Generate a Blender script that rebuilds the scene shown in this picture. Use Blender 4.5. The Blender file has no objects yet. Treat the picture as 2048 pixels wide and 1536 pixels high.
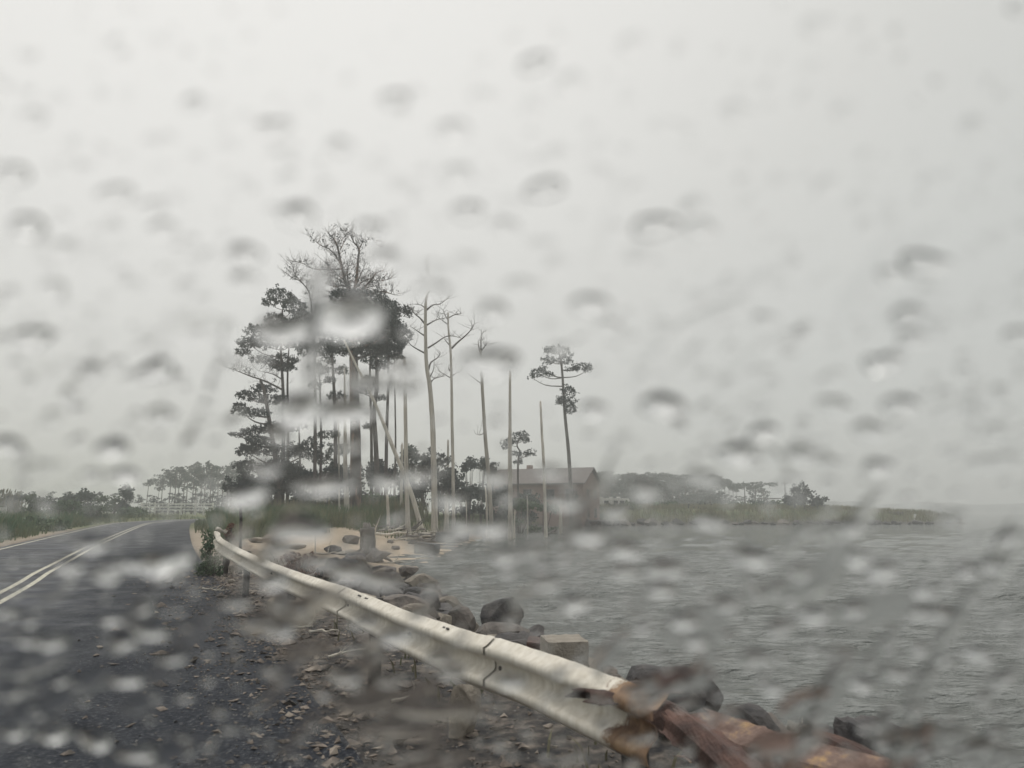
import bpy, math, random
import numpy as np
from mathutils import Vector, Matrix

# ------------------------------------------------------------------ camera, sky, sun, exposure
SC = bpy.context.scene
COL = SC.collection
F = 1490.0                      # focal length in pixels of the 2048-wide photograph
PITCH = math.atan(253.0 / F)
EYE = Vector((0.0, 0.0, 1.5))
cam_d = bpy.data.cameras.new("camera")
cam = bpy.data.objects.new("camera", cam_d)
COL.objects.link(cam)
cam.location = EYE
cam.rotation_euler = (math.radians(90) + PITCH, 0, 0)
cam_d.sensor_width = 36.0
cam_d.lens = F / 2048 * 36.0
cam_d.clip_start = 0.02
cam_d.clip_end = 9000
cam_d.dof.use_dof = True
cam_d.dof.focus_distance = 45.0
cam_d.dof.aperture_fstop = 3.1
SC.camera = cam

SUN_EL, SUN_AZ = math.radians(76), math.radians(-28)   # azimuth from +Y towards +X
world = bpy.data.worlds.new("World")
SC.world = world
world.use_nodes = True
wn, wl = world.node_tree.nodes, world.node_tree.links
wn.clear()
w_out = wn.new("ShaderNodeOutputWorld")
w_bg = wn.new("ShaderNodeBackground")
w_sky = wn.new("ShaderNodeTexSky")
w_sky.sky_type = 'NISHITA'
w_sky.sun_disc = False
w_sky.sun_elevation = SUN_EL
w_sky.sun_rotation = SUN_AZ
w_sky.air_density = 1.0
w_sky.dust_density = 4.0
w_tc = wn.new("ShaderNodeTexCoord")
# cloud deck: brighter towards the veiled sun and the zenith, greyer away from it
w_dot = wn.new("ShaderNodeVectorMath"); w_dot.operation = 'DOT_PRODUCT'
sd = (math.sin(SUN_AZ) * math.cos(SUN_EL), math.cos(SUN_AZ) * math.cos(SUN_EL), math.sin(SUN_EL))
g_el, g_az = math.radians(55), math.radians(-35)      # where the cloud is thinnest
w_dot.inputs[1].default_value = (math.sin(g_az) * math.cos(g_el), math.cos(g_az) * math.cos(g_el), math.sin(g_el))
w_ramp = wn.new("ShaderNodeValToRGB")
els = w_ramp.color_ramp.elements
els[0].position, els[0].color = 0.0, (0.455, 0.46, 0.448, 1)
els[1].position, els[1].color = 1.0, (0.88, 0.86, 0.83, 1)
for p_, c_ in ((0.31, (0.515, 0.518, 0.50, 1)), (0.46, (0.55, 0.55, 0.53, 1)), (0.65, (0.625, 0.615, 0.59, 1)), (0.80, (0.71, 0.695, 0.67, 1)), (0.94, (0.79, 0.77, 0.745, 1))):
    e = els.new(p_); e.color = c_
w_noise = wn.new("ShaderNodeTexNoise")
w_noise.inputs["Scale"].default_value = 1.6
w_noise.inputs["Detail"].default_value = 3
w_mul = wn.new("ShaderNodeMath"); w_mul.operation = 'MULTIPLY_ADD'
w_mul.inputs[1].default_value = 0.10
w_mul.inputs[2].default_value = -0.05
w_add = wn.new("ShaderNodeMath"); w_add.operation = 'ADD'
w_sep = wn.new("ShaderNodeSeparateXYZ")          # an overcast sky is brightest overhead
w_zen = wn.new("ShaderNodeMapRange"); w_zen.interpolation_type = 'SMOOTHSTEP'
w_zen.inputs["From Min"].default_value = 0.60; w_zen.inputs["From Max"].default_value = 1.0
w_zen.inputs["To Min"].default_value = 1.0; w_zen.inputs["To Max"].default_value = 1.3
w_scale = wn.new("ShaderNodeVectorMath"); w_scale.operation = 'SCALE'
w_scale.inputs["Scale"].default_value = 0.08
w_scale2 = wn.new("ShaderNodeVectorMath"); w_scale2.operation = 'SCALE'
SKY_GAIN = 1.0
w_scale2.inputs["Scale"].default_value = SKY_GAIN
w_mix = wn.new("ShaderNodeMix"); w_mix.data_type = 'RGBA'
w_mix.inputs["Factor"].default_value = 0.93
wl.new(w_tc.outputs["Generated"], w_dot.inputs[0])
wl.new(w_tc.outputs["Generated"], w_noise.inputs["Vector"])
wl.new(w_noise.outputs["Fac"], w_mul.inputs[0])
wl.new(w_dot.outputs["Value"], w_add.inputs[0])
wl.new(w_mul.outputs[0], w_add.inputs[1])
wl.new(w_add.outputs[0], w_ramp.inputs["Fac"])
wl.new(w_sky.outputs[0], w_scale.inputs[0])
wl.new(w_ramp.outputs[0], w_scale2.inputs[0])
wl.new(w_tc.outputs["Generated"], w_sep.inputs[0]); wl.new(w_sep.outputs["Z"], w_zen.inputs["Value"]); wl.new(w_zen.outputs[0], w_scale2.inputs["Scale"])
wl.new(w_scale.outputs[0], w_mix.inputs["A"])
wl.new(w_scale2.outputs[0], w_mix.inputs["B"])
wl.new(w_mix.outputs["Result"], w_bg.inputs["Color"])
w_bg.inputs["Strength"].default_value = 1.0
wl.new(w_bg.outputs[0], w_out.inputs["Surface"])

sun_d = bpy.data.lights.new("sun", 'SUN')
sun_d.energy = 0.8
sun_d.angle = math.radians(30)
sun_d.color = (1.0, 0.96, 0.9)
sun = bpy.data.objects.new("sun", sun_d)
COL.objects.link(sun)
sun.rotation_euler = Vector(sd).to_track_quat('Z', 'Y').to_euler()

SC.view_settings.view_transform = 'Standard'
SC.view_settings.look = 'None'
SC.view_settings.exposure = 0.27
SC.view_settings.gamma = 1.0
SC.render.engine = 'CYCLES'
cy = SC.cycles
cy.use_denoising = True
cy.max_bounces = 10
cy.diffuse_bounces = 2
cy.glossy_bounces = 3
cy.transmission_bounces = 8
cy.transparent_max_bounces = 12
cy.volume_bounces = 1
cy.caustics_reflective = False
cy.caustics_refractive = True
cy.sample_clamp_indirect = 6.0

# ------------------------------------------------------------------ helpers
CP, SP = math.cos(PITCH), math.sin(PITCH)
def ray(px, py):
    a, b = (px - 1024) / F, (768 - py) / F
    return Vector((a, CP - b * SP, SP + b * CP))
def W(px, py, d):
    """the point at ground distance d (along +Y) that the photograph shows at px, py"""
    r = ray(px, py)
    return EYE + r * (d / r.y)
def proj(p):
    v = Vector(p) - EYE
    zc = v.y * CP + v.z * SP
    return 1024 + F * v.x / zc, 768 - F * (-v.y * SP + v.z * CP) / zc
def PX(d):          # metres per photograph pixel at distance d
    return d / F

def tag(o, label=None, cat=None, group=None, kind=None):
    if label: o["label"] = label
    if cat: o["category"] = cat
    if group: o["group"] = group
    if kind: o["kind"] = kind
    return o
def empty(name, loc, rz=0):
    o = bpy.data.objects.new(name, None)
    COL.objects.link(o)
    o.location = loc
    o.rotation_euler = (0, 0, rz)
    o.empty_display_size = 0.1
    return o

class MB:
    """collects vertices and faces (world space); build() links them as one mesh object"""
    def __init__(s):
        s.v, s.f, s.n = [], [], 0
        s.sm = []
    def add(s, v, f, smooth=False):
        v = np.asarray(v, dtype=np.float64).reshape(-1, 3)
        s.v.append(v)
        n = s.n
        s.f.extend([tuple(i + n for i in q) for q in f])
        s.sm.extend([smooth] * len(f))
        s.n += len(v)
    def box(s, c, size, rot=None):
        hx, hy, hz = size[0] / 2, size[1] / 2, size[2] / 2
        v = [Vector((x, y, z)) for x in (-hx, hx) for y in (-hy, hy) for z in (-hz, hz)]
        if rot is not None: v = [rot @ q for q in v]
        v = [q + Vector(c) for q in v]
        s.add(v, [(0, 1, 3, 2), (4, 6, 7, 5), (0, 4, 5, 1), (2, 3, 7, 6), (0, 2, 6, 4), (1, 5, 7, 3)])
    def tube(s, pts, rad, sides=6, cap=True, wob=0.0, smooth=True):
        pts = [Vector(p) for p in pts]
        n = len(pts)
        if np.isscalar(rad): rad = [rad] * n
        rings = []
        up = Vector((0.13, 0.97, 0.2))
        for i in range(n):
            t = pts[min(i + 1, n - 1)] - pts[max(i - 1, 0)]
            if t.length < 1e-9: t = Vector((0, 0, 1))
            t.normalize()
            u = t.cross(up)
            if u.length < 1e-3: u = t.cross(Vector((1, 0, 0)))
            u.normalize(); w = t.cross(u)
            for k in range(sides):
                a = 2 * math.pi * k / sides
                r = rad[i] * (1 + wob * random.uniform(-1, 1))
                rings.append(pts[i] + (u * math.cos(a) + w * math.sin(a)) * r)
        f = []
        for i in range(n - 1):
            for k in range(sides):
                k2 = (k + 1) % sides
                f.append((i * sides + k, i * sides + k2, (i + 1) * sides + k2, (i + 1) * sides + k))
        if cap and sides > 2:
            f.append(tuple(range(sides))[::-1])
            f.append(tuple((n - 1) * sides + k for k in range(sides)))
        s.add(rings, f, smooth)
    def build(s, name, mat, parent=None):
        me = bpy.data.meshes.new(name)
        v = np.concatenate(s.v) if s.v else np.zeros((0, 3))
        if parent is not None:
            m = np.array(parent.matrix_basis.inverted() if parent.parent is None else (parent.parent.matrix_basis @ parent.matrix_basis).inverted())
            v = v @ m[:3, :3].T + m[:3, 3]
            o_loc = (0, 0, 0)
        else:
            c = v.mean(axis=0); c[2] = v[:, 2].min()
            v = v - c
            o_loc = tuple(c)
        me.from_pydata(v.tolist(), [], s.f)
        me.polygons.foreach_set("use_smooth", s.sm)
        me.update()
        o = bpy.data.objects.new(name, me)
        COL.objects.link(o)
        o.location = o_loc
        if parent is not None: o.parent = parent
        for m_ in (mat if isinstance(mat, (list, tuple)) else [mat]): me.materials.append(m_)
        return o

# ---- materials
def nodes_of(name):
    m = bpy.data.materials.new(name)
    m.use_nodes = True
    nt = m.node_tree
    return m, nt, nt.nodes["Principled BSDF"]
def mat(name, c1, c2=None, scale=5.0, rough=0.8, bump=0.0, bscale=None, stretch=(1, 1, 1), spec=0.5, c3=None, lo=0.35, hi=0.65, bdist=0.02, obj=True, detail=6):
    m, nt, b = nodes_of(name)
    N, L = nt.nodes, nt.links
    b.inputs["Roughness"].default_value = rough
    b.inputs["Specular IOR Level"].default_value = spec
    tc = N.new("ShaderNodeTexCoord")
    mp = N.new("ShaderNodeMapping")
    mp.inputs["Scale"].default_value = stretch
    L.new(tc.outputs["Object"], mp.inputs["Vector"])
    if c2 is None:
        c2 = tuple(x * 0.75 for x in c1)
    nz = N.new("ShaderNodeTexNoise")
    nz.inputs["Scale"].default_value = scale
    nz.inputs["Detail"].default_value = detail
    nz.inputs["Roughness"].default_value = 0.65
    L.new(mp.outputs[0], nz.inputs["Vector"])
    rp = N.new("ShaderNodeValToRGB")
    rp.color_ramp.elements[0].position = lo
    rp.color_ramp.elements[1].position = hi
    rp.color_ramp.elements[0].color = (*c1, 1)
    rp.color_ramp.elements[1].color = (*c2, 1)
    if c3 is not None:
        e = rp.color_ramp.elements.new((lo + hi) / 2); e.color = (*c3, 1)
    L.new(nz.outputs["Fac"], rp.inputs["Fac"])
    if obj:
        oi = N.new("ShaderNodeObjectInfo")
        hs = N.new("ShaderNodeHueSaturation")
        mr = N.new("ShaderNodeMapRange")
        mr.inputs["To Min"].default_value = 0.8
        mr.inputs["To Max"].default_value = 1.2
        L.new(oi.outputs["Random"], mr.inputs["Value"])
        L.new(mr.outputs[0], hs.inputs["Value"])
        L.new(rp.outputs[0], hs.inputs["Color"])
        L.new(hs.outputs[0], b.inputs["Base Color"])
    else:
        L.new(rp.outputs[0], b.inputs["Base Color"])
    if bump:
        n2 = N.new("ShaderNodeTexNoise")
        n2.inputs["Scale"].default_value = bscale or scale * 4
        n2.inputs["Detail"].default_value = 5
        L.new(mp.outputs[0], n2.inputs["Vector"])
        bp = N.new("ShaderNodeBump")
        bp.inputs["Strength"].default_value = bump
        bp.inputs["Distance"].default_value = bdist
        L.new(n2.outputs["Fac"], bp.inputs["Height"])
        L.new(bp.outputs[0], b.inputs["Normal"])
    return m

M = {}
M['pale_wood'] = mat("pale_wood", (0.60, 0.56, 0.49), (0.36, 0.33, 0.29), 2.2, 0.9, 0.6, 9, (3, 3, 0.35), c3=(0.52, 0.48, 0.42))
M['grey_wood'] = mat("grey_wood", (0.22, 0.205, 0.19), (0.12, 0.11, 0.10), 2.0, 0.9, 0.6, 9, (3, 3, 0.35))
M['bark'] = mat("bark", (0.085, 0.075, 0.07), (0.15, 0.125, 0.11), 2.5, 0.95, 0.8, 8, (2, 2, 0.6))
M['main_bark'] = mat("main_bark", (0.085, 0.075, 0.07), (0.34, 0.23, 0.18), 0.9, 0.95, 0.8, 8, (2.2, 2.2, 0.35), lo=0.5, hi=0.62)
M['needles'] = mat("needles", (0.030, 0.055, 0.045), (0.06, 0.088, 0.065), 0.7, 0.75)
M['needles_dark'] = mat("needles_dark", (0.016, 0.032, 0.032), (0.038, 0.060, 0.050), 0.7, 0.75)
M['leaf_green'] = mat("leaf_green", (0.055, 0.105, 0.055), (0.11, 0.155, 0.075), 0.9, 0.7)
M['dry_leaf'] = mat("dry_leaf", (0.13, 0.06, 0.045), (0.20, 0.10, 0.06), 2.0, 0.8)
M['grass'] = mat("grass", (0.07, 0.12, 0.05), (0.17, 0.18, 0.09), 0.35, 0.8, lo=0.4, hi=0.62)
M['green_grass'] = mat("green_grass", (0.07, 0.15, 0.07), (0.19, 0.20, 0.11), 0.35, 0.8, lo=0.4, hi=0.6)
M['reed'] = mat("reed", (0.13, 0.15, 0.08), (0.24, 0.21, 0.14), 0.6, 0.85)
M['marsh'] = mat("marsh", (0.20, 0.21, 0.11), (0.30, 0.26, 0.17), 0.25, 0.9)
M['rock'] = mat("rock", (0.085, 0.077, 0.072), (0.20, 0.17, 0.15), 4, 0.75, 0.9, 14, bdist=0.03)
M['rock_dark'] = mat("rock_dark", (0.030, 0.029, 0.033), (0.085, 0.075, 0.072), 4, 0.65, 0.9, 14, bdist=0.03)
M['rock_pale'] = mat("rock_pale", (0.19, 0.165, 0.14), (0.34, 0.30, 0.25), 5, 0.85, 0.9, 20, bdist=0.03)
M['concrete'] = mat("concrete", (0.30, 0.265, 0.225), (0.42, 0.375, 0.32), 7, 0.9, 0.8, 40, bdist=0.02)
M['concrete_dark'] = mat("concrete_dark", (0.13, 0.135, 0.14), (0.19, 0.19, 0.19), 2, 0.85, 0.5, 25)
M['rust'] = mat("rust", (0.13, 0.08, 0.065), (0.46, 0.30, 0.15), 5.5, 0.85, 0.35, 45, c3=(0.22, 0.15, 0.125), lo=0.40, hi=0.66)
M['rust_dark'] = mat("rust_dark", (0.05, 0.032, 0.03), (0.13, 0.07, 0.055), 5, 0.8, 0.4, 40)
M['white_paint'] = mat("white_paint", (0.74, 0.73, 0.70), (0.62, 0.61, 0.58), 2, 0.6)
M['steel_post'] = mat("steel_post", (0.045, 0.042, 0.042), (0.09, 0.08, 0.075), 6, 0.7, 0.5)
M['roof'] = mat("roof", (0.13, 0.115, 0.11), (0.17, 0.15, 0.145), 1.5, 0.9, 0.5, 8)
M['brick'] = mat("brick", (0.34, 0.25, 0.22), (0.28, 0.19, 0.165), 1.2, 0.9, 0.4, 12)
M['dark_glass'] = mat("dark_glass", (0.04, 0.045, 0.05), (0.06, 0.065, 0.07), 1.0, 0.15)
M['black'] = mat("black", (0.015, 0.015, 0.015), (0.03, 0.03, 0.03), 4, 0.7)

# ------------------------------------------------------------------ lay of the land
WATER_Z = -0.6
def seg_dist(x, y, poly, closed=False):
    d = np.full(x.shape, 1e9)
    pts = list(poly) + ([poly[0]] if closed else [])
    for (ax, ay), (bx, by) in zip(pts[:-1], pts[1:]):
        vx, vy = bx - ax, by - ay
        t = np.clip(((x - ax) * vx + (y - ay) * vy) / (vx * vx + vy * vy + 1e-12), 0, 1)
        d = np.minimum(d, np.hypot(x - ax - t * vx, y - ay - t * vy))
    return d
def inside(x, y, poly):
    c = np.zeros(x.shape, bool)
    n = len(poly)
    for i in range(n):
        ax, ay = poly[i]; bx, by = poly[(i + 1) % n]
        if ay == by: continue
        cond = ((ay > y) != (by > y)) & (x < (bx - ax) * (y - ay) / (by - ay) + ax)
        c ^= cond
    return c
def wpt(px, py):
    r = ray(px, py); t = (WATER_Z - EYE.z) / r.z
    return (r.x * t, r.y * t)
SHORE = [(9.5, -14), (6.5, -4), (4.3, 2.0), wpt(1830, 1560), wpt(1640, 1490), wpt(1440, 1425), wpt(1180, 1345), wpt(1090, 1292), wpt(955, 1258), wpt(862, 1205),
         wpt(822, 1160), wpt(835, 1130), wpt(880, 1112), wpt(915, 1092), wpt(985, 1070), wpt(1050, 1056), wpt(1140, 1050), (14, 106), (30, 110), (50, 112), (62, 117),
         (72, 121), (77, 126), (73, 133), (62, 150), (70, 220), (95, 330), (80, 460), (10, 620), (-400, 900), (-3500, 1500), (-3500, -3500), (40, -3500)]
def zr(y):
    return 0.0065 * np.clip(np.asarray(y, float) - 22, 0, 90)
CENTRE = [(4.6, -16.0), (1.0, -8.4)]
for px, py in ((0, 1195), (100, 1137), (200, 1089)):
    r = ray(px, py); t = (0 - EYE.z) / r.z
    CENTRE.append((r.x * t, r.y * t))
CENTRE += [(-30.4, 62), (-35.2, 75), (-36.8, 88), (-33.5, 99), (-24, 108), (-8, 118), (14, 132)]
def smooth_line(pts, n=6):
    out = []
    P = [np.array(p, float) for p in pts]
    P = [2 * P[0] - P[1]] + P + [2 * P[-1] - P[-2]]
    for i in range(1, len(P) - 2):
        for k in range(n):
            t = k / n
            out.append(tuple(0.5 * ((2 * P[i]) + (-P[i - 1] + P[i + 1]) * t + (2 * P[i - 1] - 5 * P[i] + 4 * P[i + 1] - P[i + 2]) * t * t
                                    + (-P[i - 1] + 3 * P[i] - 3 * P[i + 1] + P[i + 2]) * t ** 3)))
    out.append(tuple(P[-2]))
    return out
CENTRE = smooth_line(CENTRE, 6)
def sstep(a, b, x):
    t = np.clip((x - a) / (b - a), 0, 1)
    return t * t * (3 - 2 * t)
def wav(x, y, s, seed):
    return (np.sin(x / s + seed) * np.cos(y / s * 1.13 + seed * 2.1) + 0.6 * np.sin(x / s * 2.3 + y / s * 1.7 + seed * 3) + 0.35 * np.cos(x / s * 4.1 - y / s * 5.3 + seed)) / 1.95
def H(x, y):
    x = np.asarray(x, float); y = np.asarray(y, float)
    d = seg_dist(x, y, SHORE, True)
    s = np.where(inside(x, y, SHORE), d, -d)
    w = sstep(40, 95, y)
    reach = 2.3 + 3.0 * w
    top = zr(y) + 0.25 * w
    beach = np.exp(-(((x + 6) / 8) ** 2 + ((y - 42) / 14) ** 2))
    reach = reach + 9 * beach
    land = WATER_Z + (top - WATER_Z) * sstep(0, 1, s / reach) + 0.0
    hump = 0.5 * np.exp(-(((x + 13) / 9) ** 2 + ((y - 58) / 12) ** 2)) * sstep(0, 6, s)
    land = land + 0.9 * sstep(88, 104, y) * sstep(1.0, 6.0, s) * (1 - sstep(42, 74, x)) * sstep(2, 12, x)
    rough = (0.05 * wav(x, y, 0.7, 1.0) + 0.09 * wav(x, y, 2.7, 4.0)) * sstep(0, 1.5, s + 0.5)
    h = np.where(s > 0, land + hump + rough, WATER_Z + np.maximum(s * 0.4, -2.5))
    rd = seg_dist(x, y, CENTRE)
    m = 1 - sstep(4.5, 5.6, rd)
    far = np.clip(np.hypot(x, y) / 40, 1, 8)
    m = np.maximum(m, 1 - sstep(4.5, 5.5 * far ** 0.5, rd) * 1.0) if False else m
    h = h * (1 - m) + (zr(y) - 0.04) * m
    return h
def h1(x, y): return float(H(np.array([x]), np.array([y]))[0])
def G(px, py, z0=None):
    """ground point seen at px, py (iterates on the terrain)"""
    r = ray(px, py)
    z = 0.0 if z0 is None else z0
    for _ in range(12):
        t = (z - EYE.z) / r.z if r.z < -1e-4 else 150
        t = min(max(t, 0.5), 400)
        p = EYE + r * t
        if z0 is not None: return p
        z = 0.6 * z + 0.4 * h1(p.x, p.y)
    return Vector((p.x, p.y, h1(p.x, p.y)))

# ground sheet: rings about the viewpoint, finest ahead
ang = np.concatenate([np.linspace(-50, 50, 400), np.linspace(50, 310, 90)[1:-1]]) * math.pi / 180
rad = np.concatenate([np.linspace(0.3, 30, 190), np.geomspace(30, 160, 110)[1:], np.geomspace(160, 3000, 40)[1:]])
A, R = np.meshgrid(ang, rad)
gx, gy = np.sin(A) * R, np.cos(A) * R
gz = H(gx.ravel(), gy.ravel()).reshape(gx.shape)
na, nr = len(ang), len(rad)
gv = np.stack([gx, gy, gz], -1).reshape(-1, 3)
fa = []
for i in range(nr - 1):
    b0, b1 = i * na, (i + 1) * na
    for k in range(na):
        k2 = (k + 1) % na
        fa.append((b0 + k, b0 + k2, b1 + k2, b1 + k))
gm = MB(); gm.add(np.vstack([gv, [[0, 0, h1(0, 0)]]]), fa + [(len(gv), (k + 1) % na, k) for k in range(na)], True)
gmat, nt, b = nodes_of("ground_soil")
N, L = nt.nodes, nt.links
geo = N.new("ShaderNodeNewGeometry")
def noise(scale, detail=6, vec=None):
    n = N.new("ShaderNodeTexNoise"); n.inputs["Scale"].default_value = scale; n.inputs["Detail"].default_value = detail
    n.inputs["Roughness"].default_value = 0.65
    L.new(vec or geo.outputs["Position"], n.inputs["Vector"]); return n
def ramp(src, stops):
    r = N.new("ShaderNodeValToRGB")
    els = r.color_ramp.elements
    els[0].position, els[0].color = stops[0][0], (*stops[0][1], 1)
    els[1].position, els[1].color = stops[-1][0], (*stops[-1][1], 1)
    for p, c in stops[1:-1]:
        e = els.new(p); e.color = (*c, 1)
    L.new(src, r.inputs["Fac"]); return r
def mixc(f, a, b_):
    m = N.new("ShaderNodeMix"); m.data_type = 'RGBA'
    L.new(f, m.inputs["Factor"]); L.new(a, m.inputs["A"]); L.new(b_, m.inputs["B"]); return m
# the kind of soil is stored per vertex: red = sand, green = turf, else dark gravelly debris
soil = ramp(noise(6, 10).outputs["Fac"], [(0.38, (0.022, 0.023, 0.027)), (0.52, (0.085, 0.076, 0.070)), (0.64, (0.21, 0.18, 0.155))])
sand = ramp(noise(3).outputs["Fac"], [(0.35, (0.40, 0.32, 0.24)), (0.65, (0.55, 0.46, 0.36))])
turf = ramp(noise(0.8).outputs["Fac"], [(0.35, (0.07, 0.11, 0.045)), (0.65, (0.19, 0.18, 0.09))])
at = N.new("ShaderNodeVertexColor"); at.layer_name = "soil"
sp = N.new("ShaderNodeSeparateColor"); L.new(at.outputs["Color"], sp.inputs[0])
m1 = mixc(sp.outputs[0], soil.outputs[0], sand.outputs[0])
m2 = mixc(sp.outputs[1], m1.outputs["Result"], turf.outputs[0])
L.new(m2.outputs["Result"], b.inputs["Base Color"])
b.inputs["Roughness"].default_value = 0.75
b.inputs["Specular IOR Level"].default_value = .2
bp = N.new("ShaderNodeBump"); bp.inputs["Strength"].default_value = 0.9; bp.inputs["Distance"].default_value = 0.05
L.new(noise(14, 8).outputs["Fac"], bp.inputs["Height"]); L.new(bp.outputs[0], b.inputs["Normal"])
ground = tag(gm.build("ground", gmat), kind="structure")
vx, vy = np.append(gx.ravel(), 0), np.append(gy.ravel(), 0)
s_in = np.where(inside(vx, vy, SHORE), 1, -1) * seg_dist(vx, vy, SHORE, True)
sandw = np.exp(-(((vx + 7) / 11) ** 2 + ((vy - 40) / 17) ** 2) * 1.2) * 1.3
rdv = seg_dist(vx, vy, CENTRE)
verge = np.exp(-((rdv - 4.2) / .8) ** 2) * sstep(20, 30, vy)          # pale sandy shoulder
sandw = np.clip(np.maximum(sandw * (1 - 0.5 * (rdv < 6)), 0.75 * verge), 0, 1)
lefts = (vx < -1 - 0.45 * vy) & (rdv > 3.2)
turfw = np.clip(np.maximum(sstep(48, 62, vy), np.where(lefts, sstep(3.9, 5.5, rdv), 0)), 0, 1) * sstep(1.0, 4, s_in)
ca = ground.data.color_attributes.new("soil", 'FLOAT_COLOR', 'POINT')
ca.data.foreach_set("color", np.stack([sandw, turfw, 0 * sandw, 0 * sandw + 1], -1).ravel())

# water: one displaced sheet
w_ang = np.concatenate([np.linspace(-30, 55, 420), np.linspace(55, 330, 60)[1:-1]]) * math.pi / 180
w_rad = np.concatenate([np.linspace(0.5, 40, 420), np.geomspace(40, 3000, 160)[1:]])
A, R = np.meshgrid(w_ang, w_rad)
X, Y = np.sin(A) * R, np.cos(A) * R
rng = np.random.default_rng(5)
Z = np.zeros_like(X)
for k in range(26):
    lam = 0.35 * 1.16 ** k if k < 16 else rng.uniform(0.5, 2.5)
    th = rng.normal(math.radians(80), math.radians(24))
    Z += 0.0065 * lam ** 0.8 * np.sin((X * math.cos(th) + Y * math.sin(th)) * 2 * math.pi / lam + rng.uniform(0, 6.28) + 0.5 * np.sin(X / 3.1 + k))
fade = 1 - sstep(45, 140, R)
Z = WATER_Z + Z * fade
fa = []
na = len(w_ang)
for i in range(len(w_rad) - 1):
    for k in range(na):
        k2 = (k + 1) % na
        fa.append((i * na + k, i * na + k2, (i + 1) * na + k2, (i + 1) * na + k))
wm = MB(); wm.add(np.stack([X, Y, Z], -1).reshape(-1, 3), fa, True)
watm, nt, b = nodes_of("bay_water")
N, L = nt.nodes, nt.links
geo = N.new("ShaderNodeNewGeometry")
b.inputs["Base Color"].default_value = (0.175, 0.185, 0.176, 1)
b.inputs["Roughness"].default_value = 0.07
b.inputs["IOR"].default_value = 1.33
mp = N.new("ShaderNodeMapping"); mp.inputs["Scale"].default_value = (0.55, 1.0, 1.0)
L.new(geo.outputs["Position"], mp.inputs["Vector"])
n1 = noise(6.5, 4, mp.outputs[0]); n2 = noise(1.5, 4, mp.outputs[0])
ad = N.new("ShaderNodeMath"); ad.operation = 'MULTIPLY_ADD'; ad.inputs[1].default_value = 3.0
L.new(n2.outputs["Fac"], ad.inputs[0]); L.new(n1.outputs["Fac"], ad.inputs[2])
bp = N.new("ShaderNodeBump"); bp.inputs["Strength"].default_value = 1.0; bp.inputs["Distance"].default_value = 0.19
L.new(ad.outputs[0], bp.inputs["Height"]); L.new(bp.outputs[0], b.inputs["Normal"])
water = tag(wm.build("water", watm), kind="structure")

# road
def ribbon(line, a, b_, lift, mb, y0=-99, y1=999):
    v, f = [], []
    K_ = 4 if b_ - a < 1 else 20
    pts = [np.array(p) for p in line]
    for i, p in enumerate(pts):
        t = pts[min(i + 1, len(pts) - 1)] - pts[max(i - 1, 0)]
        t = t / np.hypot(*t); n = np.array([t[1], -t[0]])
        if not (y0 <= p[1] <= y1): continue
        for k in range(K_ + 1):
            q = p + n * (a + (b_ - a) * k / K_)
            z = float(zr(p[1])) + lift
            v.append((q[0], q[1], z))
    m = len(v) // (K_ + 1)
    for i in range(m - 1):
        for k in range(K_):
            f.append((i * (K_ + 1) + k, i * (K_ + 1) + k + 1, (i + 1) * (K_ + 1) + k + 1, (i + 1) * (K_ + 1) + k))
    mb.add(v, f, True)
rm = MB(); ribbon(CENTRE, -3.25, 3.75, 0.0, rm)
asph, nt, b = nodes_of("wet_asphalt")
N, L = nt.nodes, nt.links
geo = N.new("ShaderNodeNewGeometry")
c = ramp(noise(55, 4).outputs["Fac"], [(0.35, (0.018, 0.020, 0.027)), (0.62, (0.048, 0.053, 0.067)), (0.75, (0.17, 0.17, 0.18))])
c2 = ramp(noise(0.75, 5).outputs["Fac"], [(0.42, (0.22, 0.25, 0.31)), (0.58, (1.0, 1.04, 1.14))])
mm = N.new("ShaderNodeMix"); mm.data_type = 'RGBA'; mm.blend_type = 'MULTIPLY'; mm.inputs["Factor"].default_value = 1
L.new(c.outputs[0], mm.inputs["A"]); L.new(c2.outputs[0], mm.inputs["B"]); 
ac = N.new("ShaderNodeVertexColor"); ac.layer_name = "across"
ms_ = N.new("ShaderNodeSeparateColor"); L.new(ac.outputs["Color"], ms_.inputs[0])
ma_ = N.new("ShaderNodeMath"); ma_.operation = 'MULTIPLY_ADD'; ma_.inputs[1].default_value = .55; L.new(noise(1.6, 5).outputs["Fac"], ma_.inputs[0]); L.new(ms_.outputs[0], ma_.inputs[2])
edge_ = ramp(ma_.outputs[0], [(.80, (0, 0, 0)), (.98, (1, 1, 1))])
crumb = ramp(noise(26, 8).outputs["Fac"], [(0.40, (0.010, 0.012, 0.018)), (0.56, (0.032, 0.037, 0.048)), (0.72, (0.19, 0.19, 0.19))])
me_ = mixc(edge_.outputs[0], mm.outputs["Result"], crumb.outputs[0])
L.new(me_.outputs["Result"], b.inputs["Base Color"])
sp_l = ramp(edge_.outputs[0], [(0.0, (.32,) * 3), (1.0, (.06,) * 3)]); L.new(sp_l.outputs[0], b.inputs["Specular IOR Level"])
rr = ramp(noise(1.1, 5).outputs["Fac"], [(0.35, (0.42,) * 3), (0.65, (0.66,) * 3)])
L.new(rr.outputs[0], b.inputs["Roughness"]); b.inputs["Specular IOR Level"].default_value = .3
bp = N.new("ShaderNodeBump"); bp.inputs["Strength"].default_value = 0.8; bp.inputs["Distance"].default_value = 0.006
L.new(noise(70, 4).outputs["Fac"], bp.inputs["Height"]); L.new(bp.outputs[0], b.inputs["Normal"])
road = tag(rm.build("road", asph), kind="structure")
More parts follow.
